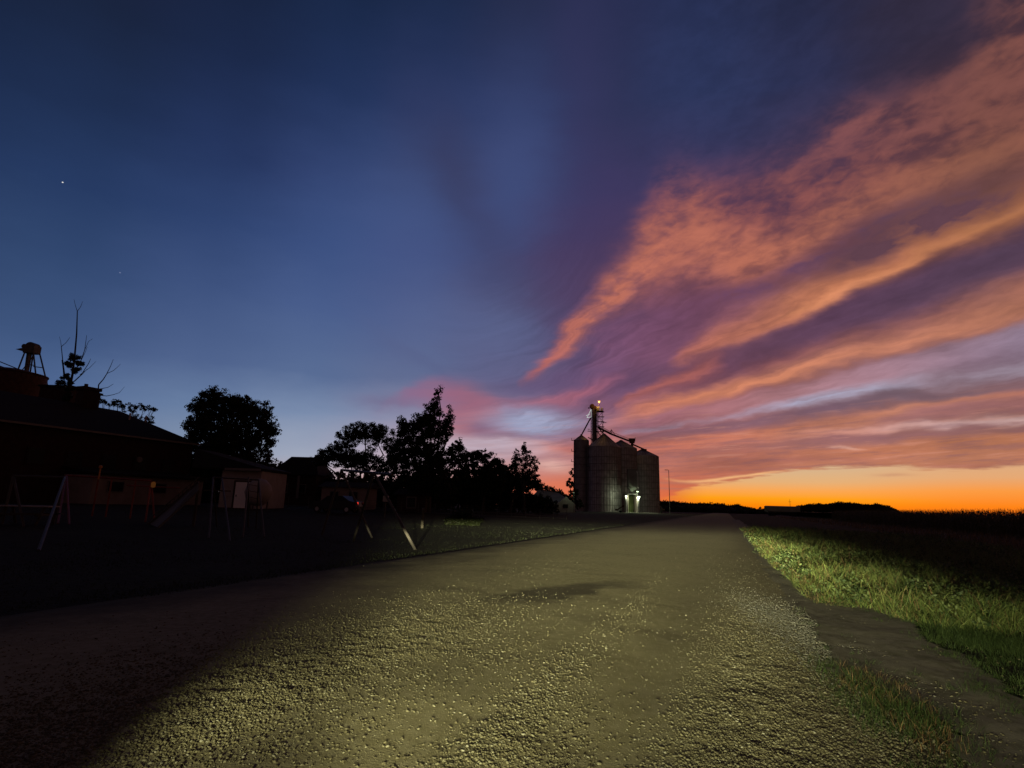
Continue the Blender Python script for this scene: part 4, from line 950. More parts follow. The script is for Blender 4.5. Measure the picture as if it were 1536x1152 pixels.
# ------------------------------------------------------------------ grain elevator by the road
def silo(label, x0, x1, yeave, yapex, dep, ribs=True, rings=True, group='big corrugated bins of the grain elevator', ladder=0):
    xa = P(x0, 700, dep)[0]; xb = P(x1, 700, dep)[0]; R = (xb-xa)/2; cx = (xa+xb)/2
    ze = P((x0+x1)/2, yeave, dep)[2]; za = P((x0+x1)/2, yapex, dep)[2]
    t = thing('grain_silo', label, 'silo', (cx, dep, 0), 0, group)
    prof = [(R, -.2)]; z = 0
    while z < ze-.25: prof += [(R, z), (R+.035, z+.14)]; z += .28
    prof.append((R, ze))
    MB().lathe(prof, n=64).obj('wall', GALV, t, True)
    mb = MB().lathe([(R+.12, ze-.05), (R+.12, ze+.1), (R*.12, za-.1), (R*.12, za+.25), (.05, za+.3)], n=64)
    rf = mb.obj('roof', GALV, t)
    rb_ = MB()
    for i in range(28):
        a = 2*pi*i/28; rb_.beam((cos(a)*R*1.0, sin(a)*R*1.0, ze+.14), (cos(a)*R*.13, sin(a)*R*.13, za-.02), .12, .12)
    rb_.obj('roof_rib', SEAM, rf)
    if ribs:
        s_ = MB()
        for i in range(40):
            a = 2*pi*i/40; s_.box((cos(a)*(R+.09), sin(a)*(R+.09), ze/2), (.12, .12, ze-.3))
        s_.obj('wall_stiffener', SEAM, t)
    if rings:
        for k in range(1, int(ze/2.6)):
            s_ = MB(); s_.lathe([(R+.05, k*2.6-.1), (R+.22, k*2.6-.05), (R+.22, k*2.6+.05), (R+.05, k*2.6+.1)], n=64)
            s_.obj('wind_ring', SEAM, t)
    # ladder with cage
    a = radians(200); lx, ly = cos(a)*(R+.35), sin(a)*(R+.35)
    lm = MB().tube((lx, ly-.2, .5), (lx, ly-.2, ze+.8), .04, n=5).tube((lx, ly+.2, .5), (lx, ly+.2, ze+.8), .04, n=5)
    for k in range(int(ze/.6)): lm.tube((lx, ly-.2, .8+k*.6), (lx, ly+.2, .8+k*.6), .025, n=4)
    ld = lm.obj('ladder', GALVD, t)
    for zz in (ze-.1, ze*.84, ze*.69): MB().box((lx-.35, ly, zz), (1.3, 1.2, .12)).box((lx-.95, ly, zz+.5), (.06, 1.2, .9)).obj('ladder_platform', GALVD, t)
    MB().tube((0,0,za), (0,0,za+.45), .4, n=12).obj('roof_cap', GALVD, rf)
    return t, cx, R, ze, za
S1 = silo('slimmest steel bin at the left end of the grain elevator', 861, 883, 661, 653, 232, group=None)
S2 = silo('biggest nearest corrugated bin, just right of the elevator tower', 881.5, 931, 671.5, 652, 228)
S3 = silo('middle corrugated bin behind the nearest one, above the lit doorway', 909, 955, 673, 661.5, 246)
S4 = silo('rightmost corrugated bin, its ringed edge against the orange sky', 941, 987.5, 685, 674.5, 262)
pad = structure(MB().box((P(945,768,226)[0], 232, .0), (22, 30, .16)).obj('concrete_pad', CONC))

dep = 240
def E_(x, y, o=0.0): return np.array(P(x, y, dep))+np.array([0, o, 0])
tb = E_(891.5, 700); base = np.array([tb[0], dep, 0])
def T(x, y, o=0.0): return tuple(E_(x, y, o)-base)
tw = thing('bucket_elevator', 'tall steel elevator tower with a lamp on top, rising above the bins', 'elevator tower', tuple(base))
ztop = T(891, 614)[2]; hw_ = 1.05
MB().box((-.45, -.3, ztop/2), (.86, 1.3, ztop)).obj('leg_casing', SEAM, tw); MB().box((.55, 0, ztop/2), (.95, 1.1, ztop)).obj('leg_casing', GALVD, tw)
lt = MB()
for sx_ in (-1.25, 1.25):
    for sy_ in (-1.1, 1.1): lt.tube((sx_, sy_, 0), (sx_, sy_, ztop), .09, n=5)
nb = int(ztop/2.4)
for k in range(nb):
    z0, z1 = k*2.4, (k+1)*2.4
    for sy_ in (-1.1, 1.1):
        lt.tube((-1.25, sy_, z0), (1.25, sy_, z1), .05, n=4).tube((-1.25, sy_, z1), (1.25, sy_, z1), .05, n=4)
    for sx_ in (-1.25, 1.25): lt.tube((sx_, -1.1, z0), (sx_, 1.1, z1), .05, n=4)
lt.obj('lattice_frame', RUST, tw)
hd = MB().box((-.2, 0, ztop+.6), (2.2, 1.5, 1.6)).tube((-.9, -.8, ztop+1.3), (-.9, .8, ztop+1.3), .95, n=16).tube((-1.9, 0, ztop+.5), (-2.6, 0, ztop+.5), .25, n=8)
hd.obj('head_house', RUST, tw)
# right hand work platform with railing where the lamp stands
pz = T(899, 617)[2]
pl = MB().box((2.35, 0, pz), (2.9, 2.6, .16))
for i in range(5):
    for sy_ in (-1.25, 1.25): pl.tube((1.0+i*.68, sy_, pz), (1.0+i*.68, sy_, pz+1.1), .04, n=4)
for zz in (.55, 1.1):
    for sy_ in (-1.25, 1.25): pl.tube((1.0, sy_, pz+zz), (3.75, sy_, pz+zz), .04, n=4)
    pl.tube((3.75, -1.25, pz+zz), (3.75, 1.25, pz+zz), .04, n=4)
pl.obj('platform', RUST, tw)
MB().box((1.5, .2, pz+1.0), (1.3, 1.2, 1.9)).obj('drive_cabinet', TIN, tw); MB().box((3.2, -.2, pz+.8), (.5, .8, 1.5)).obj('motor_box', TIN, tw)
# stair / spout scaffold under it
sc_ = MB()
x_a, x_b = T(897.5, 640)[0], T(905.5, 640)[0]; zb = T(900, 655)[2]
for sx_ in (x_a, x_b-.3): 
    for sy_ in (-1.0, 1.0): sc_.tube((sx_, sy_, zb), (sx_-(.25 if sx_ > x_a else 0), sy_, pz), .07, n=5)
z = zb; s__ = 1
while z < pz-1.5:
    a_, b_ = (x_a, x_b-.4) if s__ > 0 else (x_b-.4, x_a)
    sc_.tube((a_, -1.0, z), (b_, -1.0, z+2.1), .08, n=5).tube((a_, 1.0, z), (b_, 1.0, z+2.1), .08, n=5).box(((x_a+x_b)/2, 0, z+2.1), (x_b-x_a+.4, 2.0, .1)); z += 2.1; s__ = -s__
sc_.obj('stair_tower', RUST, tw)
MB().box((T(907,630)[0], -.4, T(905,634)[2]), (1.3, 1.0, .12)).tube((T(905,633)[0], -.4, T(905,634)[2]), (T(902,642)[0], -.4, T(902,642)[2]), .07).obj('side_platform', RUST, tw)
MB().box((T(884,646)[0], -.4, T(884,647)[2]), (1.5, 1.1, .14)).box((T(883,642)[0], -.4, T(883,644)[2]), (.9, .9, .1)).obj('side_platform', RUST, tw)
MB().tube(T(887, 625), T(872.5, 652), .28).obj('spout', RUST, tw)
MB().tube(T(896, 640), T(909, 655), .24).obj('spout', RUST, tw)
MB().tube(T(894, 645), T(905, 658), .2).obj('spout', RUST, tw)
MB().tube(T(882,656), T(889,660), .2).obj('spout', RUST, tw)
# small lit triangle hanging on the left of the head
LW = emis('cool_white_tube', (.75,.85,.8), .75)
tri = [T(880,627,-1), T(886.2,614.5,-1), T(886.5,626,-1)]
tm = MB()
for i in range(3): tm.tube(tri[i], tri[(i+1)%3], .10, n=6)
tm.tube(T(878.5,624,-1), T(884,622,-1), .09, n=6)
tg = thing('light_triangle', 'small white lit triangle on the left side of the elevator tower head', 'light', tuple(base))
tm.obj('light_tube', LW, tg)
MB().tube(T(886,619,-1), T(888,620,0), .06).tube(T(886,626,-1), T(888,626,0), .06).obj('bracket', GALVD, tg)
# lamp on top of the tower
lp = T(898.5, 603, 0)
lm = thing('tower_lamp', 'glowing amber lamp at the very top of the elevator tower', 'lamp', (base[0]+lp[0], dep-.2, lp[2]))
AMB = emis('amber_bulb', (1.0,.52,.13), 3.2)
MB().lathe([(.1,-.34),(.38,-.2),(.46,.05),(.34,.3),(.1,.38)], (0,0,0), 14).obj('bulb', AMB, lm, True)
MB().tube((0,0,-.34), (0,0,pz-lp[2]+.05), .07).box((0,.0,.46), (.8,.8,.08)).obj('lamp_post', RUST, lm)
# conveyor running along the bin tops
c1, c2, c3 = T(897, 641), T(919, 650), T(948, 664)
cv = thing('top_conveyor', 'trussed conveyor running over the bin roofs from the tower to the drive box', 'conveyor', tuple(base))
dz2 = 14
q1, q2, q3 = (c1[0], 0, c1[2]), (c2[0], 3, c2[2]), tuple(np.array(P(948, 663, 246))-base)
t_ = MB()
for a_, b_ in ((q1, q2), (q2, q3)):
    a_, b_ = Vector(a_), Vector(b_)
    t_.beam(a_, b_, 1.0, .5)
    N = 14
    for sy_ in (-.6, .6):
        o = Vector((0, sy_, 0)); u_ = Vector((0, 0, .95)); t_.tube(a_+o+u_, b_+o+u_, .05, n=4)
        for k in range(N+1): p = a_.lerp(b_, k/N)+o; t_.tube(p, p+u_, .035, n=4)
t_.obj('truss', RUST, cv)
qb = Vector(q3); MB().box(tuple(qb+Vector((0,0,.2))), (2.0,1.6,1.4)).tube(tuple(qb+Vector((-1.3,0,.9))), tuple(qb+Vector((1.3,0,.9))), .7, n=12).box(tuple(qb+Vector((0,0,-1.1))), (.9,.9,1.6)).tube(tuple(qb+Vector((1.4,0,1.3))), tuple(qb+Vector((1.4,0,2.1))), .1).obj('drive_box', RUST, cv)
MB().tube(q2, tuple(Vector(q2)+Vector((0,0,2.0))), .12).tube(tuple(Vector(q2)+Vector((-1,0,0))), tuple(Vector(q2)+Vector((0,0,2.0))), .1).tube(tuple(Vector(q2)+Vector((0,0,2.0))), tuple(Vector(q2)+Vector((1.7,0,-.6))), .1).obj('hoist_frame', RUST, cv)
# lower distributor pipe running down to the rightmost bin
dc = thing('downspout', 'sloping pipe from the drive box down over the rightmost bin roof', 'pipe', tuple(np.array(P(950,667,250))))
b0 = np.array(P(950,667,250)); MB().tube((0,0,0), tuple(np.array(P(966,676,258))-b0+np.array([0,0,.6])), .35).box(tuple(np.array(P(966,676,258))-b0+np.array([0,0,.4])), (2.2,1.2,.7)).obj('pipe', RUST, dc)

# loading shed, hopper bin and wall lamps
dep = 218
x0 = P(940.5,750,dep)[0]; x1 = P(957.5,750,dep)[0]; zt = P(949,742,dep)[2]
ls = thing('loading_shed', 'small loading shed with a green lit doorway at the foot of the bins', 'shed', ((x0+x1)/2, dep, .08))
w = x1-x0
MB().box((-w/2+.51-.12, 4, zt/2), (.24, 8, zt)).box((w/2-.51+.12, 4, zt/2), (.24, 8, zt)).box((0, 7.9, zt/2), (w-1.02, .2, zt)).obj('wall', CREAM, ls)
MB().box((0, 4.1, zt+.15), (w-.3, 8.2, .28)).obj('roof', GALVD, ls)
MB().box((0, 6.0, zt/2-.1), (w-1.1, .16, zt-.3)).obj('door', mat('green_lit_door', (.22,.27,.12), .7, 0, .2, 1), ls)  # green of the lamplight put into the door colour
x0h = P(944,720,dep)[0]; x1h = P(957,720,dep)[0]; zh0 = P(950,743,dep)[2]; zh1 = P(950,708,dep)[2]; wh = x1h-x0h
hp = thing('hopper_bin', 'pale square hopper bin on posts above the loading shed', 'hopper', ((x0h+x1h)/2, dep+3, zh0+1.4))
MB().box((0, 0, (zh1-zh0)/2+.6), (wh, 3.0, zh1-zh0-1.4)).obj('body', TIN, hp)
MB().add([(-wh/2,-1.5,1.3),(wh/2,-1.5,1.3),(wh/2,1.5,1.3),(-wh/2,1.5,1.3),(-.5,-.4,.0),(.5,-.4,0),(.5,.4,0),(-.5,.4,0)], [(3,2,1,0),(0,1,5,4),(1,2,6,5),(2,3,7,6),(3,0,4,7)][1:]+[(4,5,6,7)]).obj('cone', TIN, hp)
hz_ = hp.location.z
for sx_ in (-1, 1):
    for sy_ in (-1.45, 1.45): MB().tube((sx_*(wh/2-.1), sy_, -hz_+zt+.4 if sx_ == 0 else -1.0), (sx_*(wh/2-.1), sy_, 1.4), .1).obj('leg', GALVD, hp)
pp = P(957,722,dep-.5); dp = thing('drop_pipe', 'shiny upright pipe on the right side of the hopper bin', 'pipe', (pp[0]+.35, dep+1.2, zh0+2.6))
MB().tube((0,0,0), (0,0,zh1-zh0-3), .22, n=10).tube((0,0,zh1-zh0-3), (-.6,0,zh1-zh0-2.2), .22).obj('pipe', GALV, dp)
GREENW = emis('wall_lamp_bulb', (.80,1.0,.62), 8)
def wall_lamp(label, x, y, power, s=1.0, zoff=0):
    p = P(x, y, dep-.8); o = thing('wall_lamp', label, 'lamp', tuple(p), 0, 'white lamps at the foot of the grain elevator')
    MB().box((0,.0,-.12*s), (.55*s,.35*s,.14*s)).obj('bulb', GREENW, o)
    MB().box((0,.05,0.06), (.62*s,.5*s,.2)).tube((0,.2,.05), (0,1.0,.2), .05).obj('housing', GALVD, o)
    if zoff: MB().tube((0,.15,-.2), (0,.15,-p[2]+.1), .08).obj('post', GALV, o)
    L = bpy.data.lights.new('wall_lamp_light', 'POINT'); L.energy = power*1.7; L.color = (.85,1.0,.62); L.shadow_soft_size = .2
    l = bpy.data.objects.new('wall_lamp_light', L); COL.objects.link(l); l.parent = o; l.location = (0,-.25,-.45)
    return o
wall_lamp('brightest white lamp right of the green lit doorway', 958, 744.5, 1500, 1.7, 1)
wall_lamp('small white lamp above the brightest lamp of the loading shed', 956.3, 737, 260, 1.0)
wall_lamp('white lamp left of the green lit doorway', 939.3, 743.5, 330, 1.15, 1)
L = bpy.data.lights.new('tower_lamp_light', 'POINT'); L.energy = 1500; L.color = (1,.5,.12); L.shadow_soft_size = .3
l = bpy.data.objects.new('tower_lamp_light', L); COL.objects.link(l); l.parent = lm; l.location = (-.2,-1.0,-.3)
# leaning auger beside the rightmost bin and a small one in front of the door
def auger(label, xa, ya, xb, yb, dep, r=.14):
    a = np.array(P(xa, ya, dep)); b_ = np.array(P(xb, yb, dep)); b0 = np.array([b_[0], dep, 0]); t = thing('grain_auger', label, 'auger', tuple(b0))
    MB().tube(tuple(a-b0), tuple(b_-b0), r).obj('tube', RUST, t); MB().box(tuple(b_-b0+np.array([0,0,.1])), (.9,.8,.6)).obj('hopper', RUST, t)
    m_ = (a+b_)/2-b0; MB().tube(tuple(m_), (m_[0], .5, 0), .06).tube(tuple(m_), (m_[0]+.3, -.5, 0), .06).obj('support', GALVD, t)
    for s_ in (-.8, .8): MB().tube((m_[0], s_-.1, .35), (m_[0], s_+.1, .35), .35, n=14).obj('wheel', RUBBER, t)
auger('grain auger leaning beside the right end of the elevator', 987.5, 755, 995, 765, 235)
auger('small dark auger at the front foot of the nearest bin', 936, 758.5, 925, 765, 214, .22)

# yard light pole
def pole_lamp(x, ytop, dep, label):
    p = P(x, ytop, dep); g = 0.0; t = thing('street_lamp', label, 'street lamp', (p[0], dep, g))
    h = p[2]
    MB().tube((0,0,0), (0,0,h), .16, .10, 10).obj('pole', GALVD, t)
    MB().tube((0,0,h-.1), (-.5,0,h), .06).box((-.95,0,h), (1.1,.4,.2)).obj('lamp_head', GALVD, t); return t
pole_lamp(1003, 705, 225, 'tall unlit yard lamp pole right of the grain elevator')
# far mast, trailer, woods
dep = 480; p = P(1184.5, 749, dep); um = thing('radio_mast', 'thin far mast on the horizon behind the parked trailer', 'mast', (p[0], dep, 0))
MB().tube((0,0,0), (0,0,p[2]), .22, .1, 6).obj('pole', GALVD, um); MB().box((0,0,p[2]-2.0), (2.2,.2,.2)).obj('crossarm', GALVD, um)
dep = 250; xa = P(1148,760,dep)[0]; xb = P(1198,760,dep)[0]; zt = P(1170,759,dep)[2]; w = xb-xa
tl = thing('grain_trailer', 'long pale grain trailer parked on the horizon left of the mast', 'trailer', ((xa+xb)/2, dep, 0))
MB().add([(-w/2,-1.2,1.9),(-w/2,-1.2,zt-.3),(-w/2,0,zt),(-w/2,1.2,zt-.3),(-w/2,1.2,1.9),(-w/2+1.6,0,1.2),(w/2,-1.2,1.9),(w/2,-1.2,zt-.3),(w/2,0,zt),(w/2,1.2,zt-.3),(w/2,1.2,1.9),(w/2-1.6,0,1.2)],
         [(0,6,7,1),(1,7,8,2),(2,8,9,3),(3,9,10,4),(4,10,11,5),(5,11,6,0),(0,1,2,3,4,5),(11,10,9,8,7,6)]).obj('hopper_body', TIN, tl)
MB().box((0,0,1.25), (w-1,1.0,.3)).obj('chassis', RUBBER, tl)
for xk in (-w/2+2, -w/2+3.3, w/2-3.3, w/2-2):
    for s_ in (-1, 1): MB().tube((xk, s_-.15, .52), (xk, s_+.15, .52), .52, n=16).obj('wheel', RUBBER, tl)
def wood(label, x0, x1, top, dep, seed):
    """far-off wood: one mass of crowns"""
    r_ = np.random.default_rng(seed); cs = []; rs = []
    n = int((x1-x0)*2.2)
    for k in range(n):
        x = x0+(x1-x0)*(k+r_.random())/n; env = float(np.interp(x, [p[0] for p in top], [p[1] for p in top]))
        zt = P(x, env, dep)[2]; 
        for zz in np.arange(1.5, max(zt, 2.2), 3.0):
            c = np.array(P(x, 765, dep+r_.uniform(-25, 25))); c[2] = min(zz+r_.uniform(-1, 1), zt-2)+r_.uniform(-.8, .8); cs.append(c); rs.append(3.6*r_.uniform(.6, 1.15))
        c = np.array(P(x, 765, dep+r_.uniform(-10, 10))); c[2] = zt-2.6+r_.uniform(-.9, .5); cs.append(c); rs.append(2.8)
    V, Fq = leaves(cs, rs, 34, 1.0); return stuff(meshnp('far_wood', V, Fq, LEAF), label, 'wood')
wood('low dark wood on the horizon between the elevator and the trailer', 984, 1132, [(984,752),(1015,754),(1040,756),(1085,757),(1096,760),(1104,757),(1113,760),(1132,764)], 620, 1)
wood('long dark wood on the horizon right of the trailer', 1196, 1346, [(1196,760),(1215,757),(1240,757),(1262,754),(1275,755),(1300,757),(1320,757),(1335,761),(1346,766)], 700, 2)
wood('dark strip of trees at the foot of the road beyond the elevator', 995, 1150, [(995,760),(1040,760),(1090,763),(1150,766)], 420, 3)

# ------------------------------------------------------------------ corn field on the right
def corn(n_rows, u0, u1, v0):
    pts = []
    for r in range(n_rows):
        u_ = np.arange(u0, u1, .19)+rng.uniform(-.05, .05, len(np.arange(u0, u1, .19))); v_ = v0+r*.76+rng.uniform(-.06, .06, len(u_)); pts.append(np.stack(xy(u_, v_), -1))
    p = np.concatenate(pts); n = len(p); h = 2.15*rng.uniform(.86, 1.08, n)*(1+.04*fnoise(p[:, 0], p[:, 1], 61, 2, .1)); Vs = []; Fs = []; b = 0
    # stalks
    a = rng.uniform(0, 2*pi, n)
    def quadstrip(P0, P1, P2, w0, w1, w2, side):
        nonlocal b
        V = np.stack([P0-side*w0, P0+side*w0, P1-side*w1, P1+side*w1, P2-side*w2, P2+side*w2], 1); k = len(P0)
        f = np.array([[0,1,3,2],[2,3,5,4]])[None]+(np.arange(k)*6)[:, None, None]+b
        Vs.append(V.reshape(-1, 3)); Fs.append(f.reshape(-1, 4)); b += k*6
    g = np.stack([p[:, 0], p[:, 1], np.zeros(n)], -1); z = np.array([0, 0, 1.0])
    side = np.stack([np.cos(a), np.sin(a), 0*a], -1)
    quadstrip(g, g+z*(h*.6)[:, None], g+z*h[:, None]+rng.normal(size=(n, 3))*.04, .014, .012, .004, side)
    for t in (.3, .45, .6, .74, .88):
        an_ = rng.uniform(0, 2*pi, n); dr_ = np.stack([np.cos(an_), np.sin(an_), 0*an_], -1); sd = np.stack([-np.sin(an_), np.cos(an_), 0*an_], -1)
        L = rng.uniform(.3, .55, n)[:, None]; o = g+z*(h*t)[:, None]
        quadstrip(o, o+dr_*L*.55+z*rng.uniform(.05, .22, n)[:, None], o+dr_*L+z*rng.uniform(-.35, .05, n)[:, None], .02, .035, .004, sd)
    for _ in range(2):   # tassel
        an_ = rng.uniform(0, 2*pi, n); dr_ = np.stack([np.cos(an_), np.sin(an_), 0*an_], -1); sd = np.stack([-np.sin(an_), np.cos(an_), 0*an_], -1); o = g+z*(h*.97)[:, None]
        quadstrip(o, o+dr_*.06+z*.14, o+dr_*.16+z*rng.uniform(.16, .3, n)[:, None], .008, .008, .003, sd)
    return np.concatenate(Vs), np.concatenate(Fs)
M_CORN = leafmat('corn_leaves', (.14,.10,.045), (.06,.05,.02))
V, Fq = corn(7, 44, 150, 22.5)
stuff(meshnp('corn_field', V, Fq, M_CORN), 'dark standing corn with ragged tops along the right horizon', 'corn')
cu = np.concatenate([np.arange(44, 200, 2.0), np.arange(210, 900, 20)]); cvv = np.concatenate([np.arange(27.5, 60, 1.0), np.arange(65, 700, 15)])
stuff(grid('corn_canopy', cu, cvv, lambda x, y, u, v: 1.85+.14*fnoise(x, y, 62, 3, 1.1), M_CORN), 'dark mass of corn tops stretching away to the horizon on the right', 'corn')

# ------------------------------------------------------------------ playground
PIPE = mat('bare_steel_pipe', (.07,.06,.055), .6, .2, .3, 4)
def rel(o, p): return tuple(np.array(p)-np.array(o))
def gp(x, y, d=None):
    """ground point seen at a pixel, on the sloping lawn"""
    z = 0.0
    for _ in range(12):
        q = G(x, y, z); z = Hs(*q)
    return np.array([q[0], q[1], z])
f1, f2 = gp(623, 825), gp(558, 807)                     # near feet of the two end frames
ap1 = P(561, 709.5, f1[1]+2.2); ap2 = P(512, 705, f2[1]+.2)
ap3 = P(588, 712, f1[1]+1.2)
o = np.array([(f1[0]+f2[0])/2, (f1[1]+f2[1])/2, 0.0])
sw = thing('swing_set', 'tall steel swing frame with splayed legs on the lawn beside the road', 'swing set', tuple(o))
MB().tube(rel(o, ap2), rel(o, ap3), .055, n=10).obj('top_bar', PIPE, sw)
MB().tube(rel(o, ap1), rel(o, f1), .05, n=10).obj('leg', PIPE, sw); MB().tube(rel(o, ap2), rel(o, f2), .05, n=10).obj('leg', PIPE, sw)
def mirror_foot(ap, f): q = np.array([2*ap[0]-f[0], 2*ap[1]-f[1], 0]); q[2] = Hs(q[0], q[1]); return q
for ap, f in ((ap1, f1), (ap2, f2)): 
    q = P(2*(768)-768, 700, 10); m_ = mirror_foot(ap, f); m_[0] = ap[0]-(f[0]-ap[0])*.45; m_[1] = ap[1]+abs(f[1]-ap[1])*.5+.3; m_[2] = Hs(m_[0], m_[1])
    MB().tube(rel(o, ap), rel(o, m_), .05, n=10).obj('leg', PIPE, sw)
for t_ in (.0, .5):
    c = ap2+(ap3-ap2)*(.15+t_); 
for k in (0.28, .62):
    c = ap2+(ap3-ap2)*k; MB().tube(rel(o, c), rel(o, c-np.array([0,0,.12])), .03).obj('hanger', PIPE, sw)

# left swing frame at the picture's edge
def frame(label, apexes, feet, dep0, r=.05, m=None, name='swing_set', cat='swing set'):
    pts = [np.array(P(x, y, d)) for x, y, d in apexes]; o = np.array([pts[0][0], pts[0][1], Hs(pts[0][0], pts[0][1])])
    t = thing(name, label, cat, tuple(o)); MB().tube(rel(o, pts[0]), rel(o, pts[-1]), r, n=8).obj('top_bar', m or PIPE, t)
    for (i, x, y) in feet: 
        f = gp(x, y); MB().tube(rel(o, pts[i]), rel(o, f), r*.9, n=8).obj('leg', m or PIPE, t)
    return t, o, pts
frame('swing frame at the extreme left in front of the long building', [(20,714,24),(97,716,25)], [(0,4,782),(0,36,790),(1,58,826),(1,80,786)], 24)
# red climbing bars
t, o, pts = frame('long red climbing bar on thin posts in front of the pale wing', [(100,713,31),(227,721,31)], [(0,88,778),(0,104,786),(1,219,776),(1,232,782)], 31, .05, REDP, 'climbing_bar', 'climbing frame')
for x in (148, 168, 204):
    c = pts[0]+(pts[1]-pts[0])*(x-100)/127; MB().tube(rel(o, c), rel(o, (c[0], c[1], Hs(c[0], c[1]))), .04, n=8).obj('post', REDP, t)
MB().tube(rel(o, P(190,728,31)), rel(o, P(270,732,31)), .035, n=8).obj('lower_bar', REDP, t)
pv = P(230, 727, 30.4); pn = thing('lantern', 'small orange lantern glowing at the right end of the red climbing bar', 'lantern', tuple(pv))
MB().lathe([(.05,-.15),(.1,-.1),(.11,.08),(.04,.15)], n=10).obj('lamp_glass', emis('dim_orange_glow', (1.0,.34,.08), .05), pn); MB().box((0,0,.18), (.2,.2,.05)).obj('cap', RUST, pn); MB().tube((0,0,.2), (0,0,.34), .015).obj('hanger', PIPE, pn)
L = bpy.data.lights.new('lantern_light', 'POINT'); L.energy = .3; L.color = (1,.35,.12); L.shadow_soft_size = .1
l = bpy.data.objects.new('lantern_light', L); COL.objects.link(l); l.parent = pn; l.location = (-.1,-.3,0)
pv = P(149, 712, 30.8); hn = thing('play_post', 'orange upright play post on the red climbing bar', 'play post', tuple(pv))
MB().tube((0,0,-.25), (0,0,.35), .035).lathe([(.02,.3),(.08,.36),(.08,.46),(.02,.5)], n=10).obj('grip', YEL, hn)
# slide / ladder rising to the right
dep = 27
a = gp(222, 786); la = np.array(P(298, 722, 29)); a2 = gp(236, 792); lb = np.array(P(298, 736, 28.4))
o = np.array([a[0], a[1], a[2]]); sl = thing('playground_slide', 'sloping slide with ladder rails between the red bars and the climbing tower', 'slide', tuple(o))
MB().tube(rel(o, a), rel(o, la), .035, n=8).obj('side_rail', PIPE, sl); MB().tube(rel(o, a2), rel(o, lb), .035, n=8).obj('side_rail', PIPE, sl)
ch_ = MB(); A_, B_, C_, D_ = map(lambda p: Vector(rel(o, p)), (a, la, lb, a2)); dn = Vector((0,0,-.06)); ch_.add([A_+dn, B_+dn, C_+dn, D_+dn, A_+dn*1.6, B_+dn*1.6, C_+dn*1.6, D_+dn*1.6], [(0,1,2,3),(7,6,5,4),(0,4,5,1),(1,5,6,2),(2,6,7,3),(3,7,4,0)]).obj('chute', GALVD, sl)
rg = MB()
for k in range(1, 12): rg.tube(A_.lerp(B_, k/12)+Vector((0,0,.22)), A_.lerp(B_, k/12), .018, n=5)
rg.tube(A_+Vector((0,0,.22)), B_+Vector((0,0,.22)), .025, n=6).obj('guard_rail', PIPE, sl)
for p in (la, lb): MB().tube(rel(o, p), rel(o, (p[0], p[1], Hs(p[0], p[1]))), .04, n=8).obj('leg', PIPE, sl)
# climbing tower: tall A-legs and rungs in front of the annex
o = gp(345, 806); ct = thing('climbing_tower', 'steel climbing frame of leaning legs in front of the light door', 'climbing frame', tuple(o))
tops = [P(320,716,27), P(333,718,27), P(373,716,27), P(388,720,28)]
for tpt, ft in ((0,(313,808)),(1,(345,812)),(0,(325,790)),(2,(364,806)),(2,(372,790)),(3,(396,806)),(3,(384,792))):
    f = gp(*ft); MB().tube(rel(o, tops[tpt]), rel(o, f), .035, n=8).obj('leg', PIPE, ct)
MB().tube(rel(o, tops[0]), rel(o, tops[3]), .035, n=8).obj('top_bar', PIPE, ct)
rg = MB()
for k in range(1, 7):
    c = np.array(tops[2])+(gp(372,790)-np.array(tops[2]))*k/8; d_ = np.array(tops[3])+(gp(384,792)-np.array(tops[3]))*k/8; rg.tube(rel(o, c), rel(o, d_), .02, n=6)
rg.obj('rung', PIPE, ct)
MB().box(rel(o, np.array(P(326,736,27.5))), (.9,.8,.06)).obj('deck', WOOD, ct)
# picnic table at the left
o = gp(38, 786); pt = thing('picnic_table', 'pale topped picnic table between the legs of the left swing frame', 'table', tuple(o), radians(10))
tbm = MB()
for k in range(5): tbm.box((0, -.34+k*.17, .75), (1.9,.15,.05))
tbm.obj('tabletop', WHITE, pt)
for s_ in (-.68, .68): MB().box((0, s_, .45), (1.9,.26,.05)).obj('bench', WOOD, pt)
for sx_ in (-.7, .7):
    MB().beam((sx_,-.62,0), (sx_,-.2,.73), .09,.05).obj('leg', WOOD, pt); MB().beam((sx_,.62,0), (sx_,.2,.73), .09,.05).obj('leg', WOOD, pt); MB().box((sx_,0,.41), (.05,1.5,.09)).obj('bench_support', WOOD, pt)
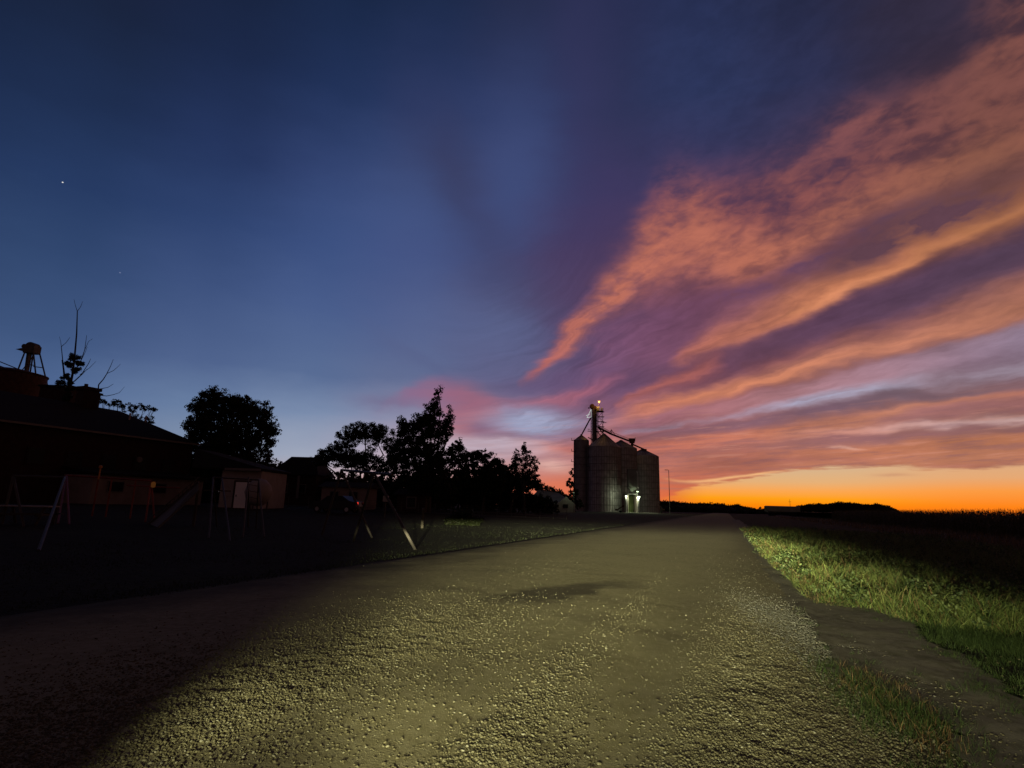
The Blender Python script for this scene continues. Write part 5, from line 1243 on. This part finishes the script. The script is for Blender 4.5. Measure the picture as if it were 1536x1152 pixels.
# parked car with one red tail light burning
dep = 52; xa = P(486,745,dep)[0]; xb = P(532,745,dep)[0]; g = Hs(xa, dep); w = 4.5
car = thing('parked_car', 'dark parked car with a red tail light glowing, beyond the swing frame', 'car', (P(506,750,dep)[0], dep, g), radians(-12))
side = [(-2.2,.35),(-2.25,.75),(-1.9,.95),(-1.1,1.02),(-.5,1.45),(.9,1.48),(1.6,1.05),(2.15,.98),(2.25,.6),(2.2,.35)]
MB().prism(side, -.85, .85).obj('body', PAINTB, car)
MB().prism([(-1.0,1.03),(-.48,1.40),(.12,1.42),(.12,1.03)], -.865, .865).obj('window', GLASS, car); MB().prism([(.2,1.03),(.2,1.42),(.85,1.42),(1.4,1.06)], -.866, .866).obj('window', GLASS, car)
for xk in (-1.4, 1.4):
    for s_ in (-.78, .78):
        w_ = MB().tube((xk, s_-.1, .32), (xk, s_+.1, .32), .33, n=20).obj('wheel', RUBBER, car); MB().tube((xk, s_-.115, .32), (xk, s_+.115, .32), .18, n=14).obj('rim', GALV, w_)
RED = emis('red_tail_light', (1.0,.05,.03), 1.0)
pr = np.array(P(523.5,739,dep-1.0)); 
tlm = MB().box((2.2, -.62, .85), (.14,.30,.22)).obj('tail_light', RED, car); MB().box((2.2, .62, .85), (.14,.30,.22)).obj('tail_light', mat('red_lens', (.3,.02,.02), .3), car)
MB().box((-2.22, -.6, .7), (.1,.35,.18)).obj('headlight', GLASS, car); MB().box((-2.22, .6, .7), (.1,.35,.18)).obj('headlight', GLASS, car)
# pale box on a post beside the swing leg, and fence posts along the lane
p = P(579, 745, 50); o = np.array([p[0], 50, Hs(p[0], 50)]); mbx = thing('utility_box', 'pale utility box on a short post behind the right swing leg', 'box', tuple(o))
MB().box((0,0,1.55), (.45,.3,.5)).obj('box', WHITE, mbx); MB().tube((0,0,0), (0,0,1.3), .05).obj('post', PIPE, mbx)
def fpost(i): return None
fn = thing('chain_fence', 'low wire fence on thin posts along the back of the playground', 'fence', (P(400,760,58)[0], 58, .6))
fo = np.array(fn.location); a_ = np.array([P(400,760,58)[0], 58]); b_ = np.array([P(850,760,74)[0], 74]); N = 18
for k in range(N+1):
    q = a_+(b_-a_)*k/N; MB().tube(rel(fo, (q[0], q[1], Hs(*q)-.05)), rel(fo, (q[0], q[1], Hs(*q)+1.1)), .035, n=6).obj('post', GALVD, fn)
wr = MB()
for zz in (.1, .35, .6, .85, 1.08):
    for k in range(N):
        q0 = a_+(b_-a_)*k/N; q1 = a_+(b_-a_)*(k+1)/N; wr.tube(rel(fo, (q0[0], q0[1], Hs(*q0)+zz)), rel(fo, (q1[0], q1[1], Hs(*q1)+zz)), .012, n=4)
wr.obj('wire', GALVD, fn)
p = gp(633, 792); ps = thing('wooden_post', 'short dark wooden post standing right of the swing set', 'post', tuple(p)); MB().tube((0,0,-.1), (0,0,1.15), .09, .08, 10).obj('shaft', WOOD, ps); MB().lathe([(.095,1.15),(.1,1.18),(.03,1.24)], n=10).obj('cap', GALVD, ps)
